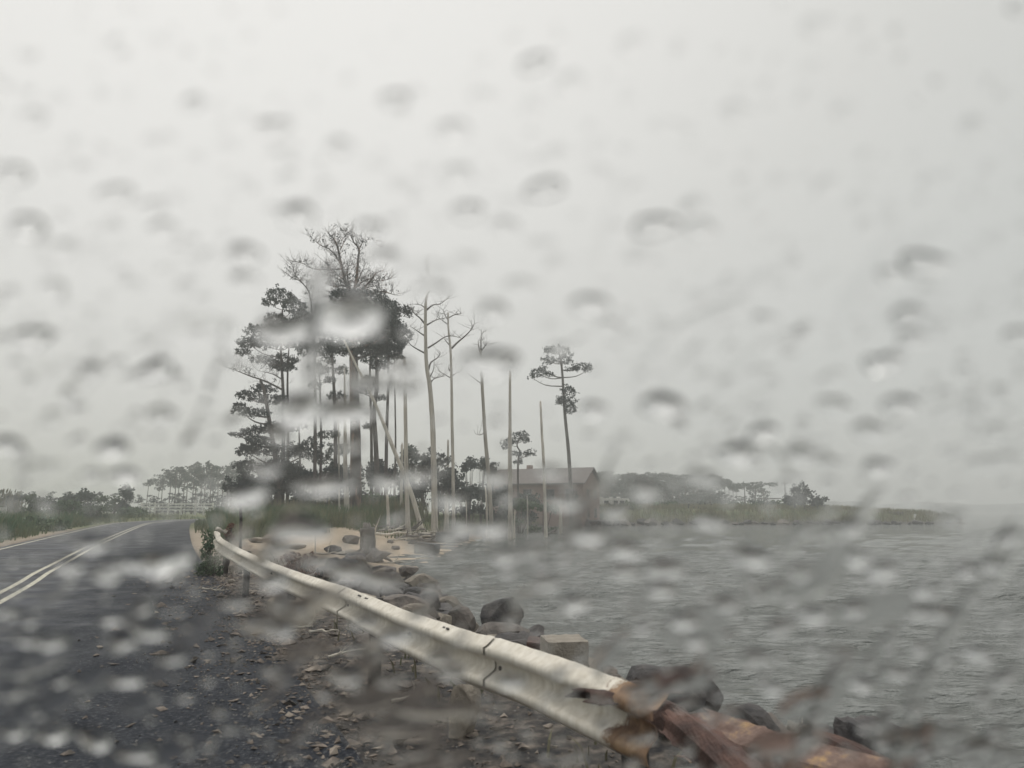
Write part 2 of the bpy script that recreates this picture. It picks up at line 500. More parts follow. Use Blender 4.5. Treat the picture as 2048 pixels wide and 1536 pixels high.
M['line'] = mat("line_paint", (0.62, 0.59, 0.48), (0.22, 0.215, 0.20), 9, 0.7, 0.3, 30, lo=0.46, hi=0.66, obj=False)
rca = road.data.color_attributes.new("across", 'FLOAT_COLOR', 'POINT')
nv_ = len(road.data.vertices)
av = (np.arange(nv_) % 21) / 20.0
rca.data.foreach_set("color", np.stack([av, av, av, av * 0 + 1], -1).ravel())
for a in (-0.20, 0.09):
    lm = MB(); ribbon(CENTRE, a, a + 0.11, 0.005, lm); lm.build("centre_line", M['line'], road)
lm = MB(); ribbon(CENTRE, -3.0, -2.88, 0.005, lm, y0=20); lm.build("edge_line", M['line'], road)

# ------------------------------------------------------------------ things: labels that single out
LAND = [("the tall pine with the dead top", 712, 620), ("the leaning dead trunk", 790, 880), ("the bare forked dead tree", 858, 620), ("the lone pine over the house", 1125, 720),
        ("the white rail fence", 355, 1012), ("the white camper", 1226, 1002), ("the dark tree on the point", 1608, 990), ("the twisted little pine", 1037, 895),
        ("the guardrail's bent far end", 440, 1075), ("the guardrail's middle", 820, 1250), ("the guardrail's torn near end", 1260, 1420), ("the rusty beam", 1500, 1480),
        ("the big dark boulder in the water", 1005, 1235), ("the pale concrete slab", 580, 1222), ("the sandy beach", 850, 1080), ("the road's yellow lines", 150, 1110),
        ("the bottom left corner", 60, 1490), ("the right edge of the bay", 2000, 1250), ("the upper left corner", 60, 60), ("the upper right corner", 1990, 60),
        ("the middle of the top edge", 1024, 50), ("the sky's left edge at mid height", 60, 650), ("the sky's right edge at mid height", 1990, 650),
        ("the open sky over the far point", 1600, 450), ("the sky above the grove", 680, 300), ("the sky over the reeds", 200, 850), ("the low sky over the far shore", 1850, 920),
        ("the open water before the point", 1500, 1130), ("the gravelly road shoulder", 620, 1420), ("the lane's middle", 270, 1330), ("the open sky above the camper", 1330, 700),
        ("the upper sky right of centre", 1400, 200), ("the upper sky left of centre", 420, 200)]
WAIT = []
def later(o, desc, px, py, cat, group=None):
    """label given at the end: desc + where it stands relative to a landmark"""
    o["category"] = cat
    if group: o["group"] = group
    WAIT.append((o, desc, px, py))
ORD = ["nearest", "second nearest", "third nearest", "fourth nearest", "fifth nearest", "sixth nearest", "seventh nearest", "eighth nearest", "ninth nearest", "tenth nearest", "eleventh nearest", "twelfth nearest",
       "thirteenth nearest", "fourteenth nearest", "fifteenth nearest", "sixteenth nearest", "seventeenth nearest", "eighteenth nearest", "nineteenth nearest", "twentieth nearest",
       "twenty-first nearest", "twenty-second nearest", "twenty-third nearest", "twenty-fourth nearest", "twenty-fifth nearest"] + ["farther"] * 40
def settle():
    by = {}
    for o, desc, px, py in WAIT:
        n, lx, ly = min(LAND, key=lambda q: math.hypot(q[1] - px, q[2] - py))
        dx, dy = px - lx, py - ly
        if abs(dy) > abs(dx) * 1.0: rel = "above" if dy < 0 else "below"
        else: rel = "left of" if dx < 0 else "right of"
        if any(w in n for w in ("corner", "middle", "edge", "sky", "water before", "lane", "shoulder", "beach")): rel2 = rel
        by.setdefault((desc, rel, n), []).append((math.hypot(dx, dy), o))
    for (desc, rel, n), v in by.items():
        v.sort(key=lambda q: q[0])
        for k, (_, o) in enumerate(v):
            if len(v) == 1: o["label"] = f"{desc} {rel} {n}"
            else: o["label"] = f"{desc} {rel} {n}, {ORD[k]}"

# ---- trees
rnd = random.Random(11)
def jit(v, s): return Vector((v[0] + rnd.uniform(-s, s), v[1] + rnd.uniform(-s, s), v[2] + rnd.uniform(-s, s)))
def line_pts(pix, d, dd=0.0):
    n = len(pix)
    return [W(p[0], p[1], d + dd * i / max(1, n - 1)) for i, p in enumerate(pix)]
def smooth3(pts, n=4):
    P = [np.array(p) for p in pts]
    if len(P) < 3: return [Vector(p) for p in P]
    P = [2 * P[0] - P[1]] + P + [2 * P[-1] - P[-2]]
    out = []
    for i in range(1, len(P) - 2):
        for k in range(n):
            t = k / n
            out.append(Vector(0.5 * ((2 * P[i]) + (-P[i - 1] + P[i + 1]) * t + (2 * P[i - 1] - 5 * P[i] + 4 * P[i + 1] - P[i + 2]) * t * t + (-P[i - 1] + 3 * P[i] - 3 * P[i + 1] + P[i + 2]) * t ** 3)))
    out.append(Vector(P[-2]))
    return out
def twigs(mb, base, dirv, length, r, depth, bend=0.5, sides=4):
    """a crooked branch with side twigs"""
    pts = [Vector(base)]
    d = Vector(dirv).normalized()
    n = 4 + (2 if length > 1.5 else 0)
    for i in range(n):
        d = (d + Vector((rnd.gauss(0, .22), rnd.gauss(0, .22), rnd.gauss(0, .16) + 0.10)) * bend).normalized()
        pts.append(pts[-1] + d * (length / n))
    mb.tube(pts, [r * (1 - 0.8 * i / n) for i in range(n + 1)], sides, cap=False)
    if depth > 0:
        for i in range(1, n + 1):
            for _ in range(rnd.choice((1, 1, 2)) if depth > 1 else 1):
                dd = (d + Vector((rnd.uniform(-1, 1), rnd.uniform(-1, 1), rnd.uniform(-0.3, 0.9)))).normalized()
                twigs(mb, pts[i], dd, length * rnd.uniform(0.3, 0.55), r * 0.45, depth - 1, bend, 3)
    return pts
def clump(mb, c, rx, ry, rz, n, size, thin=0.35, shell=0.45, seed=None):
    """n small leaf-like faces in tufts through an uneven ellipsoid"""
    g = np.random.default_rng(rnd.randrange(1 << 30) if seed is None else seed)
    nt_ = max(3, n // 9)
    d = g.normal(size=(nt_, 3)); d /= np.linalg.norm(d, axis=1)[:, None]
    d[:, 2] = np.abs(d[:, 2]) * g.choice([1, 1, -0.55], nt_)
    rr_ = g.uniform(shell, 1.0, nt_) ** 0.6
    lump = 1 + 0.22 * np.sin(d[:, 0] * 5 + g.uniform(0, 6)) * np.cos(d[:, 2] * 6 + g.uniform(0, 6))
    tc_ = d * rr_[:, None] * lump[:, None] * np.array([rx, ry, rz]) + np.array(c)
    k = g.integers(0, nt_, n)
    p = tc_[k] + g.normal(size=(n, 3)) * size * 0.55
    a = g.normal(size=(n, 3)); a[:, 2] += 0.5; a /= np.linalg.norm(a, axis=1)[:, None]
    b_ = np.cross(a, g.normal(size=(n, 3))); b_ /= np.linalg.norm(b_, axis=1)[:, None]
    s = size * g.uniform(0.6, 1.3, (n, 1))
    v = np.stack([p - a * s * 0.5, p + b_ * s * thin, p + a * s * 0.6, p - b_ * s * thin], 1).reshape(-1, 3)
    mb.add(v, [(4 * i, 4 * i + 1, 4 * i + 2, 4 * i + 3) for i in range(n)])
def foot(px, py, d):
    p = W(px, py, d)
    return Vector((p.x, p.y, h1(p.x, p.y) - 0.15))

def pine(name, label, trunk, w0, d, clumps, wood='bark', leaf='needles', w1=None, dens=1.0, size=0.20, group=None, limbs=(), cat="tree"):
    """trunk: photo-pixel path from foot up; clumps: (px, py, rx, ry) in pixels, limbs grow to each"""
    base = foot(trunk[0][0], trunk[0][1], d)
    root = empty(name, base)
    tag(root, label, cat, group)
    k = PX(d)
    pts = [base] + line_pts(trunk[1:], d, rnd.uniform(-0.8, 0.8))
    sp_ = smooth3(pts, 5)
    n = len(sp_) - 1
    w1 = w0 * 0.35 if w1 is None else w1
    tb = MB()
    rads = [0.5 * k * (w0 + (w1 - w0) * (i / n)) * (1 + 0.35 * math.exp(-i * 1.2)) for i in range(n + 1)]
    tb.tube(sp_, rads, 9, wob=0.04)
    lb = MB()
    for (cx, cy_, rx, ry) in clumps:
        dep = rnd.uniform(-1, 1) * min(2.5, 0.8 * (rx + ry) * k)
        c = W(cx, cy_, d) + Vector((0, dep, 0))
        # limb from the trunk, somewhat below the clump
        zt = c.z - 0.25 * abs(c.x - sp_[n // 2].x) - 0.2
        j = min(range(n + 1), key=lambda i: abs(sp_[i].z - zt))
        a = sp_[j]
        if (c - a).length > 0.4:
            mid = (a + c) / 2 + Vector((rnd.uniform(-.2, .2), rnd.uniform(-.2, .2), -0.10 * (c - a).length))
            lp = smooth3([a, mid, c], 3)
            r0 = min(rads[j] * 0.55, 0.03 + 0.022 * (c - a).length)
            tb.tube(lp, [r0 * (1 - 0.7 * i / (len(lp) - 1)) for i in range(len(lp))], 5, cap=False)
            for _ in range(3):
                twigs(tb, lp[rnd.randrange(len(lp) // 2, len(lp))], Vector((rnd.uniform(-1, 1), rnd.uniform(-1, 1), rnd.uniform(0, .8))), max(rx, ry) * k * 0.8, 0.02, 1, 0.5, 3)
        area = rx * ry
        cnt = int(dens * max(110, area * 3.2))
        clump(lb, c, rx * k * 1.12, (rx + ry) / 2 * k * 1.15, ry * k * 1.15, cnt, size * .68)
    for lm_ in limbs:      # bare limbs
        lp = smooth3(line_pts(lm_[0], d, rnd.uniform(-1.5, 1.5)), 3)
        tb.tube(lp, [0.5 * k * (lm_[1] * .72 * (1 - 0.8 * i / (len(lp) - 1))) for i in range(len(lp))], 5, cap=False)
        for i in range(1, len(lp)):
            for _ in range(1 + (lm_[2] if len(lm_) > 2 else 1)):
                twigs(tb, lp[i], Vector((rnd.uniform(-1, 1), rnd.uniform(-1, 1), rnd.uniform(-.1, 1))), rnd.uniform(.5, 1.3), 0.018, rnd.choice((1, 2)), 0.7, 3)
                if rnd.random() < .35: clump(lb, lp[i] + Vector((rnd.uniform(-.5, .5), rnd.uniform(-.5, .5), rnd.uniform(0, .6))), .3, .3, .2, 16, .1)
    tb.build("trunk", M[wood], root)
    if clumps: lb.build("crown", M[leaf], root)
    return root

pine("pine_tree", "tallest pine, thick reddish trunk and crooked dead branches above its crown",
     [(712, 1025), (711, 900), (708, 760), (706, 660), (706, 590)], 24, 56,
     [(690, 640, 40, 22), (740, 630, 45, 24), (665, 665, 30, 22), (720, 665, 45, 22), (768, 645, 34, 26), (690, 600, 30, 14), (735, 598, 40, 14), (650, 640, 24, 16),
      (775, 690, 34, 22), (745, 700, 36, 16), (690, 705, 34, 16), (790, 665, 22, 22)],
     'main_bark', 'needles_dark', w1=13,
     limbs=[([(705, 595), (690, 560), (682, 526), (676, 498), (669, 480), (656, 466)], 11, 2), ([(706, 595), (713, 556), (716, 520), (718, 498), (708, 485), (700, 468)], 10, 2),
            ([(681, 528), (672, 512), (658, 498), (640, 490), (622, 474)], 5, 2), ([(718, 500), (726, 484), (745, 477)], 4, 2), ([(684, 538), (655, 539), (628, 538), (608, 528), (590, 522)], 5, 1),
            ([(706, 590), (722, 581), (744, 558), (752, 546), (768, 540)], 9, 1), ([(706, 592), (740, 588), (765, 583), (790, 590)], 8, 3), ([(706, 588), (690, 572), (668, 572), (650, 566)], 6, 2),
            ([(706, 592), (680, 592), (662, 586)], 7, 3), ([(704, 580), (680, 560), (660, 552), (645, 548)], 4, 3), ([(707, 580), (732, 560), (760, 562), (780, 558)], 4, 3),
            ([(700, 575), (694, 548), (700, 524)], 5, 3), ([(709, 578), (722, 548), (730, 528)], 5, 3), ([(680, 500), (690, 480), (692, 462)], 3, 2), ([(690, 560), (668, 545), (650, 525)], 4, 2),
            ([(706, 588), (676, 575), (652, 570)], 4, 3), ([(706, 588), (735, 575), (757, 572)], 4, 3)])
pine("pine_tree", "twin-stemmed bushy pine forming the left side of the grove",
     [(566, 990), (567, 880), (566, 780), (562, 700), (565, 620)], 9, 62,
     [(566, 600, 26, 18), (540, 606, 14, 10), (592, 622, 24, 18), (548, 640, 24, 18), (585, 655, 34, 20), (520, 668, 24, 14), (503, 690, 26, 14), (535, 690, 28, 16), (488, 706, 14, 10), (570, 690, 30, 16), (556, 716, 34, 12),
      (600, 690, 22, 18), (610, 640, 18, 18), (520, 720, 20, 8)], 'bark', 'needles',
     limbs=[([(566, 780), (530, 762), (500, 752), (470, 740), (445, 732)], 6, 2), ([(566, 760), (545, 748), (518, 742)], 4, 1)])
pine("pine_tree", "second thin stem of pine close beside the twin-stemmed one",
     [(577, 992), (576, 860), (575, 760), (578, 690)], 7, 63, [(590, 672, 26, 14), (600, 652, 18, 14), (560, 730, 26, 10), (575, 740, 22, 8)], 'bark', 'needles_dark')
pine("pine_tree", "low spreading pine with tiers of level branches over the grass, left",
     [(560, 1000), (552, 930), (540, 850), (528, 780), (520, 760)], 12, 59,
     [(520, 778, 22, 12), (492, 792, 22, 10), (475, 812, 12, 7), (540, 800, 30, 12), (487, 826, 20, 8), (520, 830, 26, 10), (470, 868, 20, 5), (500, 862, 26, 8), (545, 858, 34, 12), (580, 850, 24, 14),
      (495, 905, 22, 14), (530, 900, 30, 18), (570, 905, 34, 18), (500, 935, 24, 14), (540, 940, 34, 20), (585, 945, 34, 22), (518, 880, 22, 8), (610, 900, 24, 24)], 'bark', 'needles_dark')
pine("pine_tree", "pine with its crooked dead top left of the tallest pine",
     [(630, 1000), (630, 900), (630, 760), (627, 660), (622, 600)], 8, 60,
     [(640, 660, 26, 22), (615, 700, 20, 18), (648, 700, 24, 20), (636, 740, 16, 12), (660, 628, 20, 14)], 'bark', 'needles',
     limbs=[([(622, 602), (616, 580), (600, 562), (585, 556), (572, 545)], 5, 2), ([(606, 567), (590, 548), (586, 530)], 3, 2), ([(622, 600), (640, 596), (655, 592)], 4, 2), ([(622, 604), (628, 575), (632, 555)], 4, 1)])
pine("pine_tree", "slim dark pine with short side tufts left of the thick trunk",
     [(641, 1000), (642, 880), (640, 780), (637, 720)], 6, 61, [(650, 745, 14, 9), (630, 770, 14, 8), (660, 760, 12, 8), (655, 870, 24, 8), (640, 920, 20, 14)], 'bark', 'needles')
pine("pine_tree", "slender pine with a tuft at mid height between two trunks",
     [(672, 1005), (671, 880), (668, 780), (664, 700), (668, 640)], 9, 64, [(668, 690, 20, 14), (676, 795, 18, 10), (658, 720, 14, 8), (680, 740, 14, 10), (670, 900, 22, 14)], 'bark', 'needles')
pine("pine_tree", "straight pine trunk right of the thick reddish trunk",
     [(744, 1010), (743, 900), (741, 800), (740, 730), (742, 680)], 7, 66, [(744, 690, 24, 16), (760, 720, 22, 12), (735, 720, 16, 10), (735, 852, 12, 7)], 'bark', 'needles')
pine("pine_tree", "crooked forking pine behind the leaning trunk",
     [(757, 1010), (752, 900), (748, 825), (754, 770), (752, 700)], 11, 63,
     [(756, 700, 26, 20), (742, 760, 14, 8), (720, 780, 18, 7), (760, 735, 18, 10), (763, 798, 10, 6)], 'bark', 'needles_dark', w1=6,
     limbs=[([(749, 800), (735, 780), (722, 776)], 5, 2)])
pine("pine_tree", "tall pine whose crown leans out over the right side of the grove",
     [(772, 1010), (773, 880), (776, 780), (777, 700), (776, 640)], 8, 60,
     [(776, 620, 26, 18), (800, 625, 22, 12), (770, 655, 30, 22), (800, 668, 22, 20), (794, 690, 20, 12), (780, 706, 26, 10), (795, 716, 18, 5), (782, 760, 10, 12), (818, 622, 10, 8)], 'bark', 'needles_dark')
pine("pine_tree", "bare lower trunk of a pine left of the tall pale snag",
     [(788, 1010), (791, 900), (790, 800), (789, 715)], 5, 62, [(786, 712, 18, 6), (795, 700, 10, 6)], 'bark', 'needles_dark')
pine("pine_tree", "lone tall living pine with flat tiered crown, over the house",
     [(1145, 1030), (1139, 930), (1130, 830), (1124, 740), (1116, 690)], 9, 78,
     [(1115, 697, 22, 9), (1098, 703, 12, 7), (1135, 712, 11, 7), (1098, 722, 16, 10), (1130, 722, 15, 9), (1088, 740, 9, 8), (1163, 733, 20, 8), (1178, 738, 10, 6), (1143, 740, 14, 6), (1076, 746, 14, 9), (1062, 754, 8, 5), (1098, 750, 10, 6),
      (1137, 785, 15, 13), (1132, 806, 20, 12), (1141, 822, 12, 13), (1118, 802, 9, 7)], 'grey_wood', 'needles_dark', dens=1.3, size=0.2)
pine("pine_tree", "small twisted pine with rounded tufts in front of the roof",
     [(1036, 1000), (1036, 930), (1040, 905), (1034, 890), (1042, 870)], 5, 84,
     [(1040, 872, 15, 8), (1047, 881, 11, 7), (1016, 885, 13, 7), (1010, 895, 7, 6), (1062, 906, 10, 6), (1048, 910, 10, 5), (1033, 909, 9, 5), (1038, 924, 12, 5), (1028, 880, 10, 5)], 'bark', 'needles_dark', dens=1.3, size=0.22)

def snag(label, path, w0, w1, d, limbs=(), wood='pale_wood', jag=True, name="dead_tree"):
    base = foot(path[0][0], path[0][1], d)
    root = empty(name, base); tag(root, label, "dead tree", "dead trees on the beach")
    k = PX(d)
    pts = [base] + line_pts(path[1:], d, rnd.uniform(-.5, .5))
    sp_ = smooth3(pts, 5); n = len(sp_) - 1
    tb = MB()
    tb.tube(sp_, [0.5 * k * (w0 + (w1 - w0) * i / n) * (1 + 0.5 * math.exp(-i * 1.5)) for i in range(n + 1)], 9, wob=0.07)
    if jag:
        top = sp_[-1]; r = 0.5 * k * w1
        for q in range(4):
            a = q * 1.6 + rnd.random()
            p = top + Vector((math.cos(a), math.sin(a), 0)) * r * 0.5
            tb.tube([p - Vector((0, 0, r)), p + Vector((rnd.uniform(-.3, .3) * r, 0, min(.22, r * rnd.uniform(1, 4))))], [r * 0.55, r * 0.08], 5)
    for q in range(5):    # flared roots
        a = q * 1.25 + rnd.random()
        rr_ = 0.5 * k * w0
        dv = Vector((math.cos(a), math.sin(a), 0))
        gz_ = h1(base.x, base.y)
        tb.tube([Vector((base.x, base.y, gz_ + rr_ * 1.3)) + dv * rr_ * 0.5, Vector((base.x, base.y, gz_ + rr_ * .5)) + dv * rr_ * 1.8, Vector((base.x, base.y, gz_ - 0.1)) + dv * rr_ * 3.2], [rr_ * .5, rr_ * .32, rr_ * .1], 5)
    tb.build("trunk", M[wood], root)
    if limbs:
        for lm_ in limbs:
            lb = MB()
            lp = smooth3(line_pts(lm_[0], d, rnd.uniform(-1.2, 1.2)), 3)
            lb.tube(lp, [0.5 * k * (lm_[1] * (1 - 0.75 * i / (len(lp) - 1))) for i in range(len(lp))], 5, cap=False)
            for i in range(len(lp) // 2, len(lp)):
                for _ in range(lm_[2] if len(lm_) > 2 else 1):
                    twigs(lb, lp[i], Vector((rnd.uniform(-1, 1), rnd.uniform(-.6, .6), rnd.uniform(-.2, 1))), rnd.uniform(.4, 1.0), 0.02, 1 if rnd.random() < .5 else 0, 0.6, 3)
            lb.build("branch", M['grey_wood'], root)
    return root
snag("tall bare dead tree with forked twiggy top, thickest right of the grove", [(870, 1047), (868, 950), (865, 850), (860, 775), (853, 730), (851, 660), (852, 600), (861, 578)], 13, 4, 52,
     [([(861, 580), (852, 568), (846, 558)], 3.5, 3), ([(861, 580), (872, 572), (878, 562)], 3, 3), ([(853, 620), (866, 610), (880, 608), (894, 598)], 4.5, 2), ([(852, 618), (842, 610), (825, 608)], 3, 1),
      ([(850, 648), (840, 636), (830, 628), (822, 618)], 4.5, 3), ([(850, 672), (838, 664), (820, 652)], 4, 1), ([(851, 707), (838, 700), (822, 690), (812, 676)], 4, 1), ([(854, 650), (872, 640), (892, 636)], 4, 1),
      ([(856, 696), (872, 686), (890, 674), (905, 672), (922, 676)], 4, 1), ([(857, 740), (862, 725), (876, 715), (881, 705)], 4.5, 1), ([(862, 765), (868, 758), (884, 753)], 3, 3), ([(859, 755), (866, 742), (868, 730)], 3, 1)], jag=False)
snag("slim bare dead tree with a long branch reaching right", [(908, 1040), (906, 940), (904, 840), (903, 760), (901, 700), (897, 660), (896, 625)], 7, 3.5, 56,
     [([(903, 697), (915, 685), (928, 674), (940, 662), (949, 647)], 5, 2), ([(896, 640), (890, 630), (886, 620)], 2.5, 2), ([(897, 636), (908, 630), (922, 627)], 3, 2), ([(899, 690), (892, 682), (888, 676)], 3, 1),
      ([(897, 650), (886, 642), (880, 638)], 2.5, 2), ([(900, 755), (888, 748), (878, 742)], 2.5, 1), ([(904, 752), (912, 746)], 2.5, 1), ([(900, 742), (896, 734)], 4, 1)], jag=False)
snag("dead tree leaning slightly left with a spiky broken head", [(985, 1036), (978, 960), (971, 880), (966, 800), (963, 735), (961, 700)], 9, 5, 58,
     [([(962, 706), (962, 680), (963, 662)], 3.5, 2), ([(962, 703), (970, 692), (973, 688)], 3, 2), ([(960, 704), (957, 690), (956, 682)], 3.5, 1), ([(963, 735), (955, 727), (952, 722)], 2.5, 1), ([(964, 768), (950, 758), (938, 748)], 2, 0), ([(968, 866), (960, 870), (952, 868)], 2, 1)], jag=False)
snag("straight pale snag with a split side, in front of the roof", [(1022, 1052), (1020, 950), (1020, 850), (1020, 745)], 11, 4.5, 56)
snag("short thin snag snapped off flat, right of the split one", [(1093, 1042), (1088, 940), (1084, 870), (1081, 806)], 6.5, 4.5, 62)
snag("tall straight pale snag standing on driftwood, its top hidden under a pine bough", [(817, 1068), (813, 960), (811, 840), (809, 722)], 10, 6.5, 50)
snag("pale smooth snag left of the thick reddish trunk", [(696, 1034), (691, 950), (690, 850), (689, 740)], 12, 3, 52)
snag("broken slanting dead trunk leaning from the tallest pine down to the beach", [(846, 1042), (822, 985), (790, 905), (760, 830), (735, 775), (712, 730), (688, 680)], 10, 3.5, 53.5, jag=False)
snag("waist-high pale stump left of the tall straight snag", [(778, 1052), (776, 1025), (775, 994)], 8, 5, 50)
snag("spiky stump with spread roots at the water below the lone pine", [(1121, 1046), (1121, 1025), (1120, 995)], 9, 2.5, 66)
snag("thin pointed stump before the house wall", [(1055, 1040), (1055, 1015), (1054, 992)], 4, 1.5, 68)
snag("pale stump cluster between the two bare trees", [(893, 1040), (893, 1015), (891, 992)], 10, 6, 57)
snag("short stub close right of the pale stump cluster", [(909, 1044), (908, 1030), (906, 1018)], 7, 3, 55)
snag("very thin upright stick of dead wood left of the leaning-headed dead tree", [(933, 1040), (933, 1020), (932, 1002)], 3, 1.5, 60)
snag("thin pale dead pole beside the leaning-headed dead tree", [(975, 1036), (973, 1005), (971, 975)], 5, 3, 60)
snag("little stub right of the split snag", [(1029, 1052), (1029, 1038), (1030, 1022)], 4, 2, 57)
snag("thin dead trunk behind the grove, left of the slim bare tree", [(896, 1010), (896, 950), (896, 882)], 5, 4, 75)
snag("grey leafless trunk standing deep in the grove at left", [(602, 1000), (600, 930), (598, 860)], 5, 3, 66, wood='grey_wood')
snag("thin pale trunk between grove and beach, right of the slanting trunk", [(802, 1030), (803, 960), (804, 890)], 6, 5, 58)
snag("pale sapling snag directly left of the smooth snag", [(680, 1010), (678, 940), (677, 860), (675, 800)], 4, 2.5, 55)
snag("dark broken stump on the bank behind the guardrail", [(736, 1094), (735, 1075), (734, 1056)], 30, 30, 31, wood='grey_wood')
snag("thin bare stick leaning up from the bank rocks", [(632, 1090), (630, 1065), (624, 1040)], 3, 1, 26)
snag("dark weathered post behind the guardrail's far end", [(482, 1090), (482, 1050), (481, 1018)], 6, 5.5, 19, wood='steel_post')

# bushes
def bush(label, px, py, rx, ry, d, leaf='needles_dark', n=420, size=0.2, name="bush", group="bushes and low trees", cat="bush", base_y=None, lobes=9):
    c = W(px, py, d); k = PX(d)
    gz_ = h1(c.x, c.y)
    root = empty(name, (c.x, c.y, gz_)); root["category"] = cat; root["group"] = group
    if label: root["label"] = label
    else: later(root, "leafy " + cat, px, py, cat, group)
    tb, lb = MB(), MB()
    for i in range(lobes):
        q = Vector((c.x + rnd.uniform(-.75, .75) * rx * k, c.y + rnd.uniform(-.5, .5) * rx * k, c.z + rnd.uniform(-.5, .45) * ry * k))
        if i % 3 == 0: q.z = gz_ + (q.z - gz_) * .45
        if d < 30: q.z = rnd.uniform(gz_ + .08, c.z + ry * k * .7)
        tb.tube([Vector((c.x, c.y, gz_ - .1)), Vector(((c.x + q.x) / 2, (c.y + q.y) / 2, (gz_ + q.z) / 2 + .05)), q], [0.06, 0.04, 0.015], 5)
        s_ = rnd.uniform(.42, .7)
        clump(lb, q, rx * k * s_, rx * k * s_, ry * k * s_ * 1.1, n // lobes, size, 0.4, 0.2)
    tb.build("stem", M['bark'], root); lb.build("foliage", M[leaf], root)
    return root
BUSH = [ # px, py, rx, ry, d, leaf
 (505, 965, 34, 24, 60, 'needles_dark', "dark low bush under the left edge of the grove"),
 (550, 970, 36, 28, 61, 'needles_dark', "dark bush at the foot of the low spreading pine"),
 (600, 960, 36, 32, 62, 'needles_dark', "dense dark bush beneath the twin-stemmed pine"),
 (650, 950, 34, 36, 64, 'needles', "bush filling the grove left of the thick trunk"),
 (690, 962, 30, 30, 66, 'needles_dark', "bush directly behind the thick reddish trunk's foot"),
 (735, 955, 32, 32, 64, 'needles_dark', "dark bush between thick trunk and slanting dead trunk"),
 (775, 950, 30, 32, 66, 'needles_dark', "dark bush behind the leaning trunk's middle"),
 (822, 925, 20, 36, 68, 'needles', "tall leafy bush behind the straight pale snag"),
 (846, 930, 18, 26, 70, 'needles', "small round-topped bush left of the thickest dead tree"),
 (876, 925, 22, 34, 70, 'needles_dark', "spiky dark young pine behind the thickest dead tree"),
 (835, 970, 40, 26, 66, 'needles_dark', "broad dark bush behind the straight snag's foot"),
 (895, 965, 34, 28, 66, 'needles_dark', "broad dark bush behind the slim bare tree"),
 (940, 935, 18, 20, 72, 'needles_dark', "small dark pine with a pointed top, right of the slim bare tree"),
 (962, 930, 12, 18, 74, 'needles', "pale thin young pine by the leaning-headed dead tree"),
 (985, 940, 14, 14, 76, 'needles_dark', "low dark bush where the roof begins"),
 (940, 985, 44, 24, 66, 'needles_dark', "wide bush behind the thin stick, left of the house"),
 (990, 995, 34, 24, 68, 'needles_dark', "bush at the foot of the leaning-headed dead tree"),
 (1040, 1012, 34, 18, 72, 'leaf_green', "low bush in front of the house's left half"),
 (1085, 1018, 30, 14, 74, 'leaf_green', "low bush in front of the house wall's middle"),
 (1142, 1000, 15, 26, 76, 'needles_dark', "rounded dark shrub at the foot of the lone tall pine"),
 (760, 1005, 50, 20, 60, 'leaf_green', "low green bush at the grove's right foot"),
 (1608, 988, 22, 22, 118, 'needles_dark', "dark round-headed tree standing on the grassy point"),
 (1585, 998, 14, 12, 118, 'needles_dark', "dark side bush left of the round-headed tree on the point"),
 (1638, 1001, 15, 11, 119, 'needles', "paler bush right of the round-headed tree on the point"),
 (253, 990, 12, 22, 92, 'needles', "upright grey-green bush left of the white fence"),
 (180, 992, 16, 12, 88, 'needles', "round-topped bush above the reeds, left of centre"),
 (20, 1000, 18, 14, 78, 'needles', "bush at the picture's left edge above the reeds"),
 (70, 1010, 30, 14, 70, 'leaf_green', "green bush near the left edge over the verge"),
 (120, 1015, 34, 14, 68, 'leaf_green', "wide green bush over the left verge"),
 (190, 1018, 36, 16, 78, 'leaf_green', "wide green bush between left verge and reeds"),
 (262, 1026, 26, 12, 90, 'leaf_green', "low green bush left of the white fence's end"),
 (50, 1050, 44, 18, 50, 'leaf_green', "broad green bush on the left verge, nearest the road"),
 (108, 1054, 30, 11, 52, 'leaf_green', "low green bush by the road's left edge"),
 (425, 1104, 26, 32, 18, 'leaf_green', "green weed bush around the guardrail's bent far end"),
 (600, 1116, 28, 16, 17, 'dry_leaf', "reddish dry weed on the bank behind the guardrail"),
 (455, 1062, 14, 14, 19, 'dry_leaf', "brown dry weed behind the guardrail's far end"),
]
gq = random.Random(8)
for i in range(17):
    px = 1205 + i * 23 + gq.uniform(-9, 9)
    bush(None, px, 1013 + gq.uniform(-4, 9), gq.uniform(14, 24), gq.uniform(7, 12), 108 + .04 * (px - 1200) + gq.uniform(0, 12), gq.choice(('leaf_green', 'needles', 'needles_dark')), n=420, size=.32, lobes=5)
for i in range(9):
    px = 18 + i * 26 + gq.uniform(-8, 8)
    bush(None, px, 1000 + gq.uniform(-5, 8), gq.uniform(15, 24), gq.uniform(9, 15), 84 + gq.uniform(-6, 14), gq.choice(('leaf_green', 'needles')), n=600, size=.24, lobes=6)
BUSH += [(478, 975, 24, 22, 59, 'needles_dark', "dark bush at the grove's far left corner"), (530, 985, 30, 20, 58, 'needles_dark', "low dark bush between the green mound and the grove"),
         (640, 990, 36, 20, 60, 'needles', "low bush left of the thick trunk's base"), (1060, 1000, 26, 18, 90, 'needles', "grey-green bush close against the house wall"), (1010, 985, 20, 22, 92, 'needles_dark', "dark bush at the house's near corner")]
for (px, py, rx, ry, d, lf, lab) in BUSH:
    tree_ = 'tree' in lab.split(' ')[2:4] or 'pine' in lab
    bush(lab, px, py, rx, ry, d, lf, n=int(min(3200, 300 + rx * ry * 2.2)), size=(0.05 if d < 30 else 0.2 if d < 85 else 0.3))

